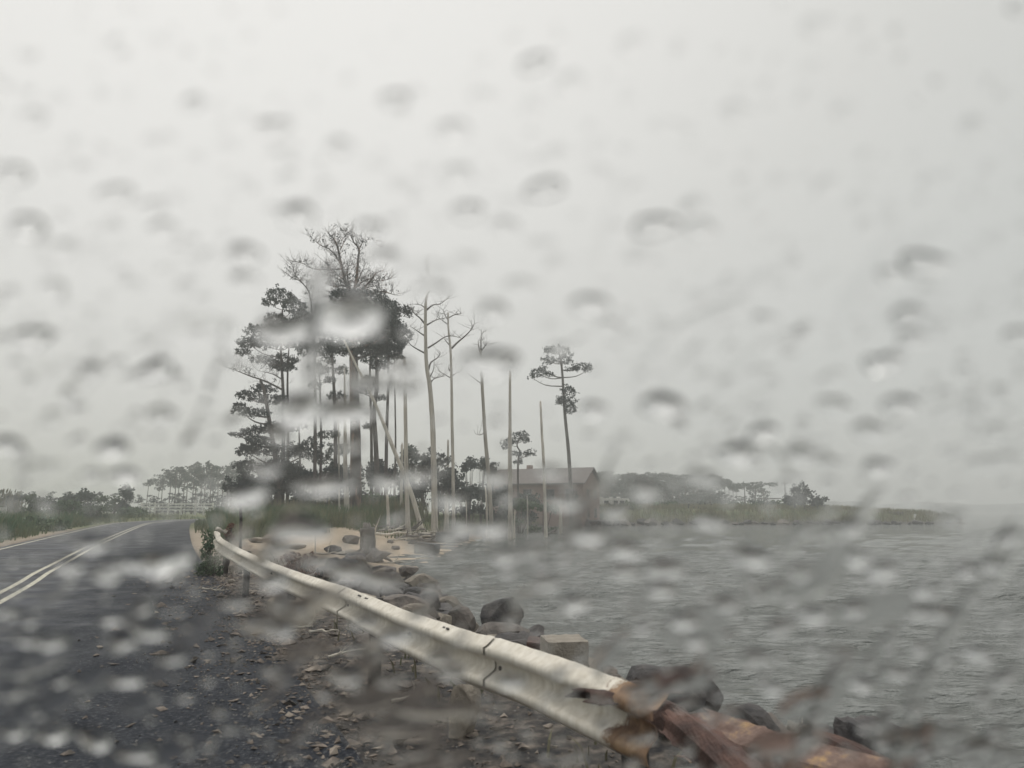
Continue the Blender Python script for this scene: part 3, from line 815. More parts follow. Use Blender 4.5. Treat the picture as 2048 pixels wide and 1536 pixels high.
# far trees: a few shapes, copied
def far_tree(name, height, crown_w, crown_from, flat, lean=0, seed=0, leaf='needles', n=520):
    rr_ = random.Random(seed)
    root = empty(name, (0, 0, 0))
    tb, lb = MB(), MB()
    pts = [Vector((0, 0, -.3)), Vector((lean * .3, 0, height * .5)), Vector((lean, 0, height * .96))]
    tb.tube(smooth3(pts, 3), np.linspace(height * .016, height * .005, 7).tolist(), 6)
    lob = 7 if crown_from > .2 else 12
    for i in range(lob):
        t = crown_from + (1 - crown_from) * (i + .5) / lob
        wd = crown_w * (.5 if flat else 1.0) * (1.05 - .75 * (t - crown_from) / (1 - crown_from) if not flat else 0.7 + t)
        a = rr_.uniform(0, 6.28)
        off = wd * .35
        c = Vector((lean * t + math.cos(a) * off, math.sin(a) * off, height * t))
        tb.tube([Vector((lean * t, 0, height * t - off * .5)), c], [height * .006, height * .002], 4)
        clump(lb, c, wd * .42, wd * .42, height * (1 - crown_from) / lob * (0.8 if not flat else .55), n // lob, 0.42, 0.42, 0.2, seed=seed * 31 + i)
    t_ = tb.build("trunk", M['bark'], root); c_ = lb.build("crown", M[leaf], root)
    return root
def copy_tree(o):
    c = o.copy(); COL.objects.link(c)
    for ch in list(o.children):
        d = ch.copy(); COL.objects.link(d); d.parent = c
    return c
PROTO = [far_tree("far_pine_tree", 12, 6.5, .5, False, seed=1), far_tree("far_pine_tree", 12, 5.5, .62, True, seed=2), far_tree("far_pine_tree", 12, 9, .06, False, seed=3, leaf='needles_dark', n=1100),
         far_tree("far_pine_tree", 12, 4.5, .78, True, 0.4, seed=4), far_tree("far_pine_tree", 12, 7, .82, True, .3, seed=5)]
used = [False] * len(PROTO)
FAR = [ # px foot, py top, d, proto, width factor, desc
]
g2 = random.Random(3)
for i in range(17):     # the pine wood left of the grove
    px = 345 + i * 8.6 + g2.uniform(-3, 3)
    FAR.append((px, 938 - 10 * sstep(0, 9, np.array(i)) + g2.uniform(-4, 8), 150 + g2.uniform(-8, 22), g2.choice((0, 0, 2, 1)), 0.85, "hazy wood pine"))
FAR += [(297, 958, 165, 4, .8, "small flat-topped pine"), (327, 951, 165, 3, .8, "slim far pine"), (318, 968, 160, 3, .7, "slim far pine"), (278, 990, 150, 1, .6, "short hazy pine"), (262, 978, 160, 0, .5, "short hazy pine")]
for i in range(40):     # wood behind the house and point
    px = 1172 + i * 6.4 + g2.uniform(-4, 4)
    FAR.append((px, 945 + 0.035 * (px - 1180) + g2.uniform(-4, 7), 205 + g2.uniform(-20, 50), 2, 1.5, "hazy wood tree"))
for px, py, w_, pr in ((1412, 960, .7, 3), (1423, 955, .8, 4), (1438, 950, .9, 4), (1449, 958, .9, 3), (1456, 963, .7, 3), (1465, 968, .6, 3), (1472, 972, .6, 3)):
    FAR.append((px, py, 215, pr, w_, "thin high-crowned far pine"))
FAR += [(1488, 966, 200, 4, 1.5, "umbrella-shaped far pine"), (1508, 966, 200, 4, 1.7, "umbrella-shaped far pine"), (1528, 975, 195, 4, 1.1, "umbrella-shaped far pine")]
for i in range(16):
    FAR.append((1400 + i * 9, 988 + g2.uniform(-5, 5), 190 + g2.uniform(-20, 20), 2, .6, "low far tree"))
for i in range(13):
    FAR.append((286 + i * 14 + g2.uniform(-5, 5), 991 + g2.uniform(-5, 7), 134 + g2.uniform(-8, 14), 2, .8, "low scrub tree"))
for i in range(9):
    FAR.append((5 + i * 32 + g2.uniform(-8, 8), 984 + g2.uniform(-5, 6), 150 + g2.uniform(-15, 30), 2, .7, "low far tree"))
for (px, py, d, pr, wf, desc) in FAR:
    top = W(px, py, d); gz_ = h1(top.x, top.y) if True else 0
    gz_ = max(gz_, -0.3)
    hgt = top.z - gz_
    o = PROTO[pr] if not used[pr] else copy_tree(PROTO[pr])
    used[pr] = True
    s = hgt / 12
    o.location = (top.x, top.y, gz_); o.scale = (wf * s ** .5 * (1 if s > .6 else .9), wf * s ** .5, s)
    o.rotation_euler = (0, 0, g2.uniform(0, 6.28))
    later(o, desc, px, py, "far tree", "far trees in the haze")

# grass and reeds (nobody could count them)
def blades(name, pts, hmin, hmax, wid, m, label=None, lean=.25, seed=1, head=False):
    g = np.random.default_rng(seed)
    n = len(pts)
    x, y = pts[:, 0], pts[:, 1]
    z = H(x, y)
    a = g.uniform(0, math.pi, n); h = g.uniform(hmin, hmax, n)
    dx, dy = np.cos(a) * wid, np.sin(a) * wid
    lx, ly = g.normal(0, lean, n) * h, g.normal(0, lean, n) * h
    v = np.stack([np.stack([x - dx, y - dy, z - .05], -1), np.stack([x + dx, y + dy, z - .05], -1), np.stack([x + lx * .4 + dx * .8, y + ly * .4 + dy * .8, z + h * .6], -1),
                  np.stack([x + lx, y + ly, z + h], -1), np.stack([x + lx * .4 - dx * .8, y + ly * .4 - dy * .8, z + h * .6], -1)], 1).reshape(-1, 3)
    mb = MB(); mb.add(v, [(5 * i, 5 * i + 1, 5 * i + 2, 5 * i + 3, 5 * i + 4) for i in range(n)])
    if head:
        sel = np.nonzero(g.random(n) < .25)[0]
        for i in sel:
            p = Vector((x[i] + lx[i], y[i] + ly[i], z[i] + h[i]))
            mb.tube([p - Vector((0, 0, .15)), p, p + Vector((.08, 0, .3))], [.03, .09, .01], 4)
    o = mb.build(name, m); tag(o, label, "grass", kind="stuff")
def scatter(n, x0, x1, y0, y1, cond, seed):
    g = np.random.default_rng(seed)
    x, y = g.uniform(x0, x1, n), g.uniform(y0, y1, n)
    s_ = np.where(inside(x, y, SHORE), 1, -1) * seg_dist(x, y, SHORE, True)
    k = cond(x, y, s_, seg_dist(x, y, CENTRE))
    return np.stack([x[k], y[k]], -1)
blades("grass", scatter(60000, -75, 20, 20, 96, lambda x, y, s, r: (r > 4.1) & (s > 3.0) & ((y > 47) | (x < -2 - .45 * y)), 3), .2, .55, .035, M['grass'], "mixed green and straw grass beside the road and under the trees")
blades("tall_green_grass", scatter(26000, -27, -8, 36, 57, lambda x, y, s, r: (r > 4.9) & (s > 5) & (x < -12 + (y - 40) * .35) & (np.sin(x * .9 + y * .3) + np.sin(y * .7 - x * .4) > -1.1), 4), .35, 1.5, .03, M['green_grass'], "tall green grass mound at the foot of the grove", .2)
blades("straw_reeds", scatter(7000, -30, -6, 52, 64, lambda x, y, s, r: (r > 6) & (s > 5) & (np.sin(x * .6) + np.sin(y * .8) > -.4), 14), .9, 2.0, .025, M['reed'], "straw coloured reeds between the green mound and the trees", .1)
blades("verge_grass", scatter(30000, -60, -12, 24, 66, lambda x, y, s, r: (r > 4.6) & (x < -2 - .45 * y) & (np.sin(x * .5 + 1) + np.sin(y * .37) > -1.6), 15), .3, 1.3, .04, M['green_grass'], "tall green grass along the left verge", .2)
blades("reeds", scatter(12000, -75, -30, 52, 84, lambda x, y, s, r: (r > 7) & (x < -12 - .5 * y), 5), 1.4, 2.9, .03, M['reed'], "tall tan reeds along the horizon behind the left verge", .07, head=True)
blades("marsh_grass", scatter(60000, 2, 78, 98, 190, lambda x, y, s, r: (s > 1.5), 6), .4, 1.0, .07, M['marsh'], "pale marsh grass covering the low point", .15)
blades("bank_weeds", scatter(5200, -14, 3, 4, 26, lambda x, y, s, r: (r > 4.5) & (r < 5.9) & (np.sin(x * 2.1) * np.cos(y * 1.3) > .15), 8), .06, .22, .012, M['reed'], "scrubby weeds on the soil under the guardrail", .4)

# ------------------------------------------------------------------ far shore
fm = MB()
v, f = [], []
xs = np.linspace(190, 1500, 240)
g = np.random.default_rng(9)
nz_ = np.convolve(g.normal(size=300), np.ones(9) / 9, 'same')[:240]
for i, x in enumerate(xs):
    hh = 10.5 + 6 * nz_[i] + 2 * math.sin(x / 110) + g.uniform(-.5, .5)
    hh *= sstep(190, 360, np.array(x)) * .85 + .15
    for (yy, zz) in ((730, -1), (733, hh * .55), (740, hh * .9), (755, hh), (850, hh * .8), (920, -1)):
        v.append((x, yy - 0.10 * x + 20, zz))
for i in range(239):
    for k in range(5):
        f.append((i * 6 + k, (i + 1) * 6 + k, (i + 1) * 6 + k + 1, i * 6 + k + 1))
fm.add(v, f, True)
tag(fm.build("hills", M['needles_dark']), kind="structure")

# ------------------------------------------------------------------ house
D = 104
hc = W(1092, 1000, D)
hz = h1(hc.x, hc.y)
house = empty("house", (hc.x, hc.y + 3, hz), math.radians(-24))
tag(house, "long reddish two-storey house with a dark roof behind the dead trees", "house")
LX, WY, EV, RG = 6.9, 3.6, W(1092, 966, D).z - hz, W(1092, 937, D).z - hz
HM = house.matrix_basis.copy()
def hadd(mb, v, f):
    mb.add([HM @ Vector(p) for p in v], f)
wl_ = MB()
hadd(wl_, [(-LX, -WY, -.3), (LX, -WY, -.3), (LX, WY, -.3), (-LX, WY, -.3), (-LX, -WY, EV), (LX, -WY, EV), (LX, WY, EV), (-LX, WY, EV), (-LX, 0, RG - .12), (LX, 0, RG - .12)],
     [(0, 1, 5, 4), (1, 2, 6, 9, 5), (2, 3, 7, 6), (3, 0, 4, 8, 7), (4, 5, 9, 8), (6, 7, 8, 9)])
wl_.build("wall", M['brick'], house)
rf = MB()
o_ = .45; t_ = .18
sl = (RG - EV) / WY
for sgn in (-1, 1):
    y0, z0 = sgn * (WY + o_), EV - sl * o_
    a = [(-LX - o_, y0, z0), (LX + o_, y0, z0), (LX + o_, 0, RG), (-LX - o_, 0, RG)]
    hadd(rf, a + [(p[0], p[1], p[2] + t_) for p in a], [(0, 1, 2, 3), (4, 5, 6, 7), (0, 1, 5, 4), (1, 2, 6, 5), (2, 3, 7, 6), (3, 0, 4, 7)])
rfo = rf.build("roof", M['roof'], house)
ch = MB(); ch.box(HM @ Vector((-2.5, .4, RG + .2)), (.7, .7, 1.0), HM.to_3x3()); ch.build("chimney", M['brick'], house)
for i, x in enumerate((-4.6, -1.2, 2.2, 5.0)):
    for zz in (4.1,):
        fr = MB(); fr.box(HM @ Vector((x, -WY - .03, zz)), (1.25, .08, 1.45), HM.to_3x3()); fo = fr.build("window", M['roof'], house)
        gl = MB(); gl.box(HM @ Vector((x, -WY - .06, zz)), (1.0, .06, 1.2), HM.to_3x3()); gl.build("pane", M['dark_glass'], fo)
for y in (-1.6, 1.6):
    for zz in (1.6, 4.1):
        fr = MB(); fr.box(HM @ Vector((LX + .03, y, zz)), (.08, 1.1, 1.35), HM.to_3x3()); fo = fr.build("window", M['roof'], house)
        gl = MB(); gl.box(HM @ Vector((LX + .06, y, zz)), (.06, .9, 1.1), HM.to_3x3()); gl.build("pane", M['dark_glass'], fo)
dk = MB(); dk.box(HM @ Vector((LX + 1.4, 0, .55)), (2.6, 5, .12), HM.to_3x3()); dk.build("deck", M['grey_wood'], house)
rl = MB()
for k in range(9): rl.box(HM @ Vector((LX + 2.6, -2.4 + .6 * k, 1.0)), (.07, .07, .9), HM.to_3x3())
rl.box(HM @ Vector((LX + 2.6, 0, 1.48)), (.1, 5, .08), HM.to_3x3()); rl.build("deck_rail", M['grey_wood'], house)

# low flat building on the point
p = W(1538, 1004, 165)
lb_ = empty("shed", (p.x, p.y, h1(p.x, p.y))); tag(lb_, "low grey flat-roofed shed on the point left of the dark round-headed tree", "shed")
m = MB(); m.box((p.x, p.y, .6 + (p.z - .3) / 2), (3.6, 3, 2.6)); m.build("wall", M['grey_wood'], lb_)
m = MB(); m.box((p.x, p.y, p.z + .75), (4.1, 3.5, .18)); m.build("roof", M['roof'], lb_)
m = MB(); m.box((p.x - .7, p.y - 1.52, 1.5), (.8, .05, 1.7)); m.build("door", M['white_paint'], lb_)

# white camper
D = 122
a, b2 = W(1194, 995, D), W(1258, 1012, D)
cz = h1(a.x, a.y)
camp = empty("camper", ((a.x + b2.x) / 2, D, cz)); tag(camp, "white camper parked in the marsh grass right of the house", "camper")
m = MB()
L_ = b2.x - a.x; cx = (a.x + b2.x) / 2; zt = a.z
prof = [(-L_ / 2, cz + .5), (L_ / 2 - .3, cz + .5), (L_ / 2, cz + .8), (L_ / 2, zt - .5), (L_ / 2 - .25, zt - .15), (-L_ / 2 + .9, zt - .1), (-L_ / 2 + .8, zt + .1), (-L_ / 2 + .1, zt + .1), (-L_ / 2, zt - .2)]
v = [(cx + x, D + s, z) for s in (-1.1, 1.1) for x, z in prof]
n = len(prof)
m.add(v, [tuple(range(n)), tuple(range(n, 2 * n))[::-1]] + [(i, (i + 1) % n, n + (i + 1) % n, n + i) for i in range(n)])
m.build("body", M['white_paint'], camp)
for x in (-1.2, .3, 1.3):
    m = MB(); m.box((cx + x, D - 1.12, zt - .75), (.7, .05, .45)); m.build("window", M['dark_glass'], camp)
m = MB(); m.box((cx - .55, D - 1.12, cz + 1.1), (.55, .06, 1.1)); m.build("door", M['white_paint'], camp)
for x in (-.3, .9):
    m = MB(); m.box((cx + x, D, zt + .02), (.55, .6, .2)); m.build("roof_vent", M['white_paint'], camp)
for x in (-1.3, 1.4):
    m = MB(); m.tube([(cx + x, D - 1.15, cz + .35), (cx + x, D - .9, cz + .35)], .35, 14); m.build("wheel", M['black'], camp)

# white rail fence
D = 112
pts = [(284, D - 2), (310, D - 1), (337, D), (363, D), (391, D + 1), (408, D + 1), (426, D + 1)]
fc = empty("rail_fence", W(355, 1020, D)); tag(fc, "white post and rail fence across the road's far bend", "fence")
zf = 2.15
prev = None
for i, (px, d) in enumerate(pts):
    p = W(px, 1010, d); gz_ = h1(p.x, p.y)
    m = MB(); top = W(px, 1000 if i == 4 else 1005, d).z
    m.box((p.x, p.y, (top + gz_) / 2 - .1), (.28 if i == 4 else .2, .2, top - gz_ + .2)); m.build("post", M['white_paint'], fc)
    if prev is not None:
        for yy in (1008, 1014, 1020):
            m = MB(); A_, B_ = W(prev[0], yy, prev[1]), W(px, yy, d)
            mid = (A_ + B_) / 2; L_ = (B_ - A_).length
            m.box(mid + Vector((0, -.12, 0)), (L_, .05, .17), Matrix.Rotation(math.atan2(B_.y - A_.y, B_.x - A_.x), 3, 'Z')); m.build("rail", M['white_paint'], fc)
    prev = (px, d)
# small white board at the left edge
p = W(5, 1021, 60)
sg = empty("board", (p.x, p.y, h1(p.x, p.y))); tag(sg, "small white board on two posts at the left edge of the verge", "board")
m = MB(); m.box((p.x, p.y, p.z), (.62, .05, .5)); m.build("panel", M['white_paint'], sg)
for s in (-.22, .22):
    m = MB(); m.box((p.x + s, p.y + .06, (p.z + h1(p.x, p.y)) / 2), (.07, .07, p.z - h1(p.x, p.y) + .4)); m.build("post", M['white_paint'], sg)
# power poles, pier and marker on the point
p = W(1569, 962, 150)
po = MB(); po.tube([(p.x, p.y, h1(p.x, p.y) - .3), (p.x, p.y, p.z)], [.13, .09], 8); po.box((p.x, p.y, p.z - .5), (1.2, .1, .1))
tag(po.build("utility_pole", M['grey_wood']), "thin utility pole left of the dark tree on the point", "pole")
for i, (px, py, d) in enumerate(((1252, 955, 190),)): pass
a, b2 = W(1762, 1026, 122), W(1802, 1026, 122)
pier = empty("pier", ((a.x + b2.x) / 2, 122, WATER_Z)); tag(pier, "little dark pier on posts near the tip of the point", "pier")
m = MB(); m.box(((a.x + b2.x) / 2, 122, a.z), (b2.x - a.x, 1.4, .16)); m.build("deck", M['grey_wood'], pier)
for k in range(5):
    for s in (-.6, .6):
        m = MB(); x = a.x + (b2.x - a.x) * k / 4; m.tube([(x, 122 + s, WATER_Z - 1), (x, 122 + s, a.z + .25)], .09, 7); m.build("post", M['grey_wood'], pier)
p = W(1829, 1030, 120)
m = MB(); m.tube([(p.x, p.y, WATER_Z - 1), (p.x, p.y, p.z)], .12, 8); m.box((p.x, p.y - .1, p.z), (.35, .05, .35))
tag(m.build("marker_post", M['white_paint']), "short white marker post at the tip of the point", "post")

# ------------------------------------------------------------------ rocks
def rock(name, c, sx, sy, sz, m, seed, cut=15, det=2, label=None, cat="rock", group=None, px=None):
    g = random.Random(seed)
    import bmesh
    bm = bmesh.new()
    bmesh.ops.create_icosphere(bm, subdivisions=3, radius=1.0)
    planes = []
    for _ in range(cut):
        n = Vector((g.gauss(0, 1), g.gauss(0, 1), g.gauss(0, .8))).normalized()
        planes.append((n, g.uniform(.48, .80)))
    for v_ in bm.verts:
        p = v_.co.copy()
        for n, dd in planes:
            e_ = p.dot(n) - dd
            if e_ > 0: p -= n * e_
        k1 = math.sin(p.x * 5 + seed) * math.cos(p.y * 6 + seed) + math.sin(p.z * 7 + seed * 2)
        p *= 1 + .018 * k1 + g.uniform(-.014, .014)
        v_.co = p
    rz = Matrix.Rotation(g.uniform(-.5, .5), 3, 'Z')
    S = Matrix.Diagonal((sx, sy, sz))
    for v_ in bm.verts: v_.co = rz @ (S @ v_.co)
    me = bpy.data.meshes.new(name); bm.to_mesh(me); bm.free()
    me.materials.append(m)
    o = bpy.data.objects.new(name, me); COL.objects.link(o)
    o.location = c; o.rotation_euler = (g.uniform(-.12, .12), g.uniform(-.12, .12), 0)
    o["category"] = cat
    if group: o["group"] = group
    if label: o["label"] = label
    return o
def rock_at(px, py, wpx, hpx, d, m, seed, label=None, desc="rock", cat="rock", group="rocks of the shore", deep=.8):
    """px,py = middle of the rock in the photograph, at distance d"""
    bot = W(px, py + hpx * .5, d)
    if bot.z > h1(bot.x, bot.y) + .04:              # settle it on the bank where the photograph shows its foot
        g_ = G(px, py + hpx * .42)
        if abs(g_.y - d) < d * .8 and g_.z > WATER_Z - .3: wpx, hpx, d = wpx, hpx, g_.y
    c = W(px, py, d); k = PX(d)
    o = rock("rock", c, wpx * k * .62, wpx * k * .62 * deep, hpx * k * .62, M[m], seed, label=label, cat=cat, group=group)
    if not label: later(o, desc, px, py, cat, group)
    return o
def block(name, c, size, rz, tilt, m, label, cat="block", seed=1, group=None, rag=.04):
    """a chipped slab of concrete"""
    import bmesh
    g = random.Random(seed)
    bm = bmesh.new(); bmesh.ops.create_cube(bm, size=1.0)
    bmesh.ops.subdivide_edges(bm, edges=bm.edges[:], cuts=5, use_grid_fill=True)
    for v_ in bm.verts:
        e_ = sum(1 for q in v_.co if abs(q) > .49)
        v_.co = Vector((v_.co.x * size[0], v_.co.y * size[1], v_.co.z * size[2]))
        if e_ >= 2: v_.co *= 1 - g.uniform(0, rag * 1.6)
        v_.co += Vector((g.uniform(-1, 1), g.uniform(-1, 1), g.uniform(-1, 1))) * rag * .25 * min(size)
    me = bpy.data.meshes.new(name); bm.to_mesh(me); bm.free(); me.materials.append(M[m])
    o = bpy.data.objects.new(name, me); COL.objects.link(o); o.location = c
    o.rotation_euler = (tilt[0], tilt[1], rz); tag(o, label, cat, group); return o

rock_at(1005, 1238, 92, 74, 12.0, 'rock_dark', 3, "big dark square-shouldered boulder standing in the water behind the guardrail")
rock_at(1062, 1276, 62, 46, 11.2, 'rock_dark', 4, "second dark boulder pressed against the big square-shouldered one")
rock_at(1068, 1284, 50, 40, 10.6, 'rock_dark', 5, "low dark rock right of the two boulders in the water")
rock_at(905, 1236, 90, 40, 12.6, 'rock_dark', 6, "low wide dark rock left of the big boulder, just over the guardrail")
rock_at(850, 1208, 70, 42, 15, 'rock_dark', 7, "dark brown rock at the water's edge behind the guardrail")
rock_at(815, 1142, 42, 26, 21, 'rock', 8, "brown domed rock at the corner of the beach")
rock_at(822, 1160, 28, 26, 20, 'rock', 9, "small brown rock directly below the domed beach rock")
rock_at(1340, 1385, 150, 84, 4.9, 'rock_dark', 10, "large brown-black rock behind the guardrail's torn end")
rock_at(1418, 1392, 64, 60, 5.9, 'rock_dark', 12, "smooth dark wedge-shaped rock at the water, right of the large brown-black one")
rock_at(1320, 1440, 130, 70, 4.6, 'rust_dark', 13, "dark rusty-brown rock under the guardrail's torn end")
rock_at(1440, 1500, 120, 70, 4.0, 'rock_dark', 14, "dark rock filling the gap below the rusty beam")
rock_at(740, 1205, 56, 20, 17, 'rock_pale', 15, "pale flat rock just behind the guardrail's middle")
rock_at(925, 1426, 66, 110, 4.95, 'rock_pale', 16, "pointed pale tan stone wedged under the guardrail")
rock_at(735, 1290, 60, 36, 6.2, 'rock', 17, "brown stone below the guardrail's lower edge")
rock_at(470, 1140, 30, 18, 14, 'rock_pale', 18, "pale stone at the foot of the guardrail's far post")
rock_at(463, 1163, 16, 9, 13.2, 'rock_pale', 19, "small pale stone on the asphalt edge near the guardrail's far end")
rock_at(545, 1078, 34, 24, 21, 'rock_pale', 20, "pale rounded boulder behind the guardrail's far half")
rock_at(510, 1080, 30, 12, 22, 'rock_pale', 21, "pale flat rock left of the rounded boulder behind the guardrail")
rock_at(590, 1092, 40, 16, 20, 'concrete', 22, "flat tan rock right of the rounded boulder behind the guardrail")
rock_at(665, 1100, 40, 18, 24, 'rock_dark', 23, "dark rock in the rubble left of the broken stump")
rock_at(700, 1080, 40, 16, 29, 'rock', 24, "brown rock directly left of the broken stump")
rock_at(690, 1105, 60, 10, 25, 'rock_pale', 25, "long pale flat rock in the rubble below the broken stump")
rock_at(755, 1112, 50, 30, 25, 'rock', 26, "brown rock at the foot of the broken stump")
rock_at(790, 1095, 18, 8, 33, 'rock', 27, "small brown rock lying on the beach sand")
rock_at(782, 1084, 14, 6, 36, 'rock', 28, "tiny brown rock on the sand above another")
rock_at(825, 1085, 20, 8, 36, 'rock_dark', 29, "small dark stone left of the concrete block on the beach")
rock_at(905, 1082, 40, 12, 44, 'rock_dark', 31, "low dark rock at the beach's water edge")
rock_at(1915, 1041, 12, 12, 122, 'rock_dark', 32, "lone dark rock off the tip of the point")
rock_at(670, 1150, 50, 24, 16, 'rock', 33, "grey-brown rock in the middle of the rubble bank")
rock_at(690, 1170, 40, 24, 14.5, 'rock_dark', 34, "dark rock above the guardrail's slotted section")
rock_at(620, 1128, 36, 18, 18, 'rock', 35, "brown rock behind the guardrail near the dry red weed")
gs = random.Random(77)
tot = 0
tries = 0
while tot < 120 and tries < 5000:
    tries += 1
    t = gs.random() ** .8
    y = 3.2 + t * 30
    x0 = 0.15 - (y - 3.1) * .47
    x = x0 + gs.uniform(.5, 6)
    s_ = float((np.where(inside(np.array([x]), np.array([y]), SHORE), 1, -1) * seg_dist(np.array([x]), np.array([y]), SHORE, True))[0])
    if not (-.35 < s_ < 2.3): continue
    if y > 22 and gs.random() < .6: continue
    sz = gs.uniform(.16, .42) * (1 + .02 * y)
    z = h1(x, y)
    mk = gs.choice(('rock_dark', 'rock_dark', 'rock', 'rock', 'rock_pale'))
    o = rock("rock", (x, y, z + sz * .1), sz, sz * gs.uniform(.6, 1), sz * gs.uniform(.45, .8), M[mk], 100 + tot)
    q = proj((x, y, z))
    later(o, {'rock_dark': "dark wet rock", 'rock': "brown rock", 'rock_pale': "pale tan rock"}[mk], q[0], q[1], "rock", "rocks of the shore")
    tot += 1
for k in range(58):      # rocks edging the point
    t = k / 57
    px = 1150 + 760 * t + gs.uniform(-8, 8)
    x = W(px, 1046, 110).x
    y = float(np.interp(x, [8, 14, 30, 50, 62, 72, 77], [98, 106, 110, 112, 117, 121, 126])) + gs.uniform(-.2, 1.6)
    x = W(px, 1046, y).x
    if gs.random() < .12: continue
    sz = gs.uniform(.5, 1.15) * (1 - .4 * t)
    o = rock("rock", (x, y, WATER_Z + sz * .35), sz * 1.3, sz, sz * .8, M[gs.choice(('rock_dark', 'rock_dark', 'rock'))], 300 + k)
    later(o, "dark bank rock", px, 1040, "rock", "rocks edging the point")

c = W(583, 1222, 10.4)
block("concrete_slab", c, (.62, .5, .30), math.radians(12), (0, .06), 'concrete', "pale chipped concrete slab lying below the guardrail on the shoulder", "slab", 3)
c = W(854, 1099, 37)
block("concrete_block", c, (1.0, .9, .62), math.radians(-14), (0, .08), 'concrete_dark', "grey square concrete block on the beach sand", "block", 5, rag=.02)
c = W(1128, 1312, 7.6)
block("concrete_block", c, (.40, .45, .34), math.radians(8), (0, 0), 'concrete', "upright tan concrete block rising over the guardrail near its torn end", "block", 6, rag=.03)
c = W(1085, 1300, 8.4)
block("concrete_block", c, (.34, .4, .2), math.radians(-6), (0, .1), 'rust_dark', "small dark red block left of the upright tan one", "block", 7)
c = W(1755, 1510, 4.6)
block("timber_block", c, (.34, .36, .34), math.radians(24), (.06, .1), 'rock_dark', "dark ragged timber block at the water in the lower right corner", "block", 8, rag=.09)
c = W(905, 1073, 46)
block("concrete_block", c, (2.0, 1, .5), math.radians(4), (0, 0), 'concrete_dark', "long dark concrete piece at the water's edge beyond the square block", "block", 9)

# driftwood
def drift(label, a, b_, r, m='pale_wood', forks=2, name="driftwood", cat="driftwood"):
    mb = MB()
    a, b_ = Vector(a), Vector(b_)
    L_ = (b_ - a).length
    pts = [a]
    for i in range(1, 6):
        p = a.lerp(b_, i / 5) + Vector((rnd.uniform(-.04, .04), rnd.uniform(-.04, .04), rnd.uniform(-.03, .04))) * L_
        pts.append(p)
    sp_ = smooth3(pts, 3)
    mb.tube(sp_, [r * (1 - .6 * i / len(sp_)) for i in range(len(sp_))], 7, wob=.12)
    for _ in range(forks):
        i = rnd.randrange(3, len(sp_) - 2)
        twigs(mb, sp_[i], (b_ - a).normalized() + Vector((rnd.uniform(-1, 1), rnd.uniform(-1, 1), rnd.uniform(0, .9))), L_ * .35, r * .55, 1, .5, 4)
    o = mb.build(name, M[m])
    if label: tag(o, label, cat, "driftwood")
    else:
        q = proj(a.lerp(b_, .5)); later(o, "weathered driftwood log", q[0], q[1], cat, "driftwood")
    return o
drift("white curved driftwood stick lying above the rusty beam at the water", W(1575, 1449, 5.4), W(1638, 1462, 5.3), .034, forks=1)
drift("forked pale twig on the asphalt by the guardrail's far post", W(405, 1176, 13.6), W(446, 1182, 13.9), .014, forks=4)
drift("pale twigs sticking out of the guardrail's bent far end", W(434, 1058, 15.4), W(452, 1066, 15.6), .05, forks=3)
for k in range(26):
    px, py = gs.uniform(750, 905), gs.uniform(1047, 1064)
    d = 50 + gs.uniform(-5, 3)
    p = W(px, py, d); a_ = gs.uniform(-.5, .5)
    L_ = gs.uniform(1, 3)
    z = h1(p.x, p.y) + .12
    drift(None, (p.x - L_ / 2, p.y, z), (p.x + L_ / 2, p.y + a_ * L_, z + gs.uniform(0, .25)), gs.uniform(.06, .16), gs.choice(('pale_wood', 'grey_wood')), forks=gs.choice((0, 1, 2)))
for (px, py, L_, a_) in ((800, 1128, 1.0, .3), (850, 1118, .8, -.3), (640, 1112, 1.1, .8), (700, 1128, .9, -.9), (560, 1275, .35, .2), (650, 1268, .4, -.4), (690, 1320, .35, .5), (820, 1410, .3, .2), (600, 1262, .35, -.2)):
    p = G(px, py); z = p.z + .03
    r_ = .045 if py < 1200 else .016
    drift(None, (p.x - L_ / 2, p.y, z), (p.x + L_ / 2, p.y + a_ * L_, z + .05), r_, forks=1)
# roots around the spiky stump
for k in range(7):
    p = W(1121 + gs.uniform(-28, 28), 1044, 65 + gs.uniform(-1, 1)); z = max(h1(p.x, p.y), WATER_Z) + .1
    drift(None, (p.x - .5, p.y, z), (p.x + .5, p.y + gs.uniform(-.5, .5), z + gs.uniform(.1, .5)), .07, 'grey_wood', forks=2)

# loose gravel on the shoulder (nobody could count it)
g = np.random.default_rng(12)
mb = MB()
oct_ = np.array([[1, 0, 0], [-1, 0, 0], [0, 1, 0], [0, -1, 0], [0, 0, 1], [0, 0, -1]], float)
of = [(0, 2, 4), (2, 1, 4), (1, 3, 4), (3, 0, 4), (2, 0, 5), (1, 2, 5), (3, 1, 5), (0, 3, 5)]
pts = []
while len(pts) < 9000:
    y = 1.5 + g.random() ** 1.4 * 20
    x = .15 - (y - 3.1) * .47 + g.normal(-.55, .75)
    pts.append((x, y))
pts = np.array(pts)
zz = np.maximum(H(pts[:, 0], pts[:, 1]), np.where(seg_dist(pts[:, 0], pts[:, 1], CENTRE) < 3.75, zr(pts[:, 1]), -9))
for (x, y), z in zip(pts, zz):
    s = min(.018, .003 + g.exponential(.0035))
    v = oct_ * np.array([s * g.uniform(.7, 1.4), s * g.uniform(.7, 1.4), s * .7]) + g.normal(size=(6, 3)) * s * .22
    mb.add(v + np.array([x, y, z + s * .3]), of)
M['gravel'] = mat("gravel", (0.05, 0.05, 0.054), (0.26, 0.24, 0.22), 9, 0.7, obj=False, lo=.42, hi=.66)
o = mb.build("gravel", M['gravel']); tag(o, "loose gravel strewn over the shoulder beside the guardrail", "gravel", kind="stuff")

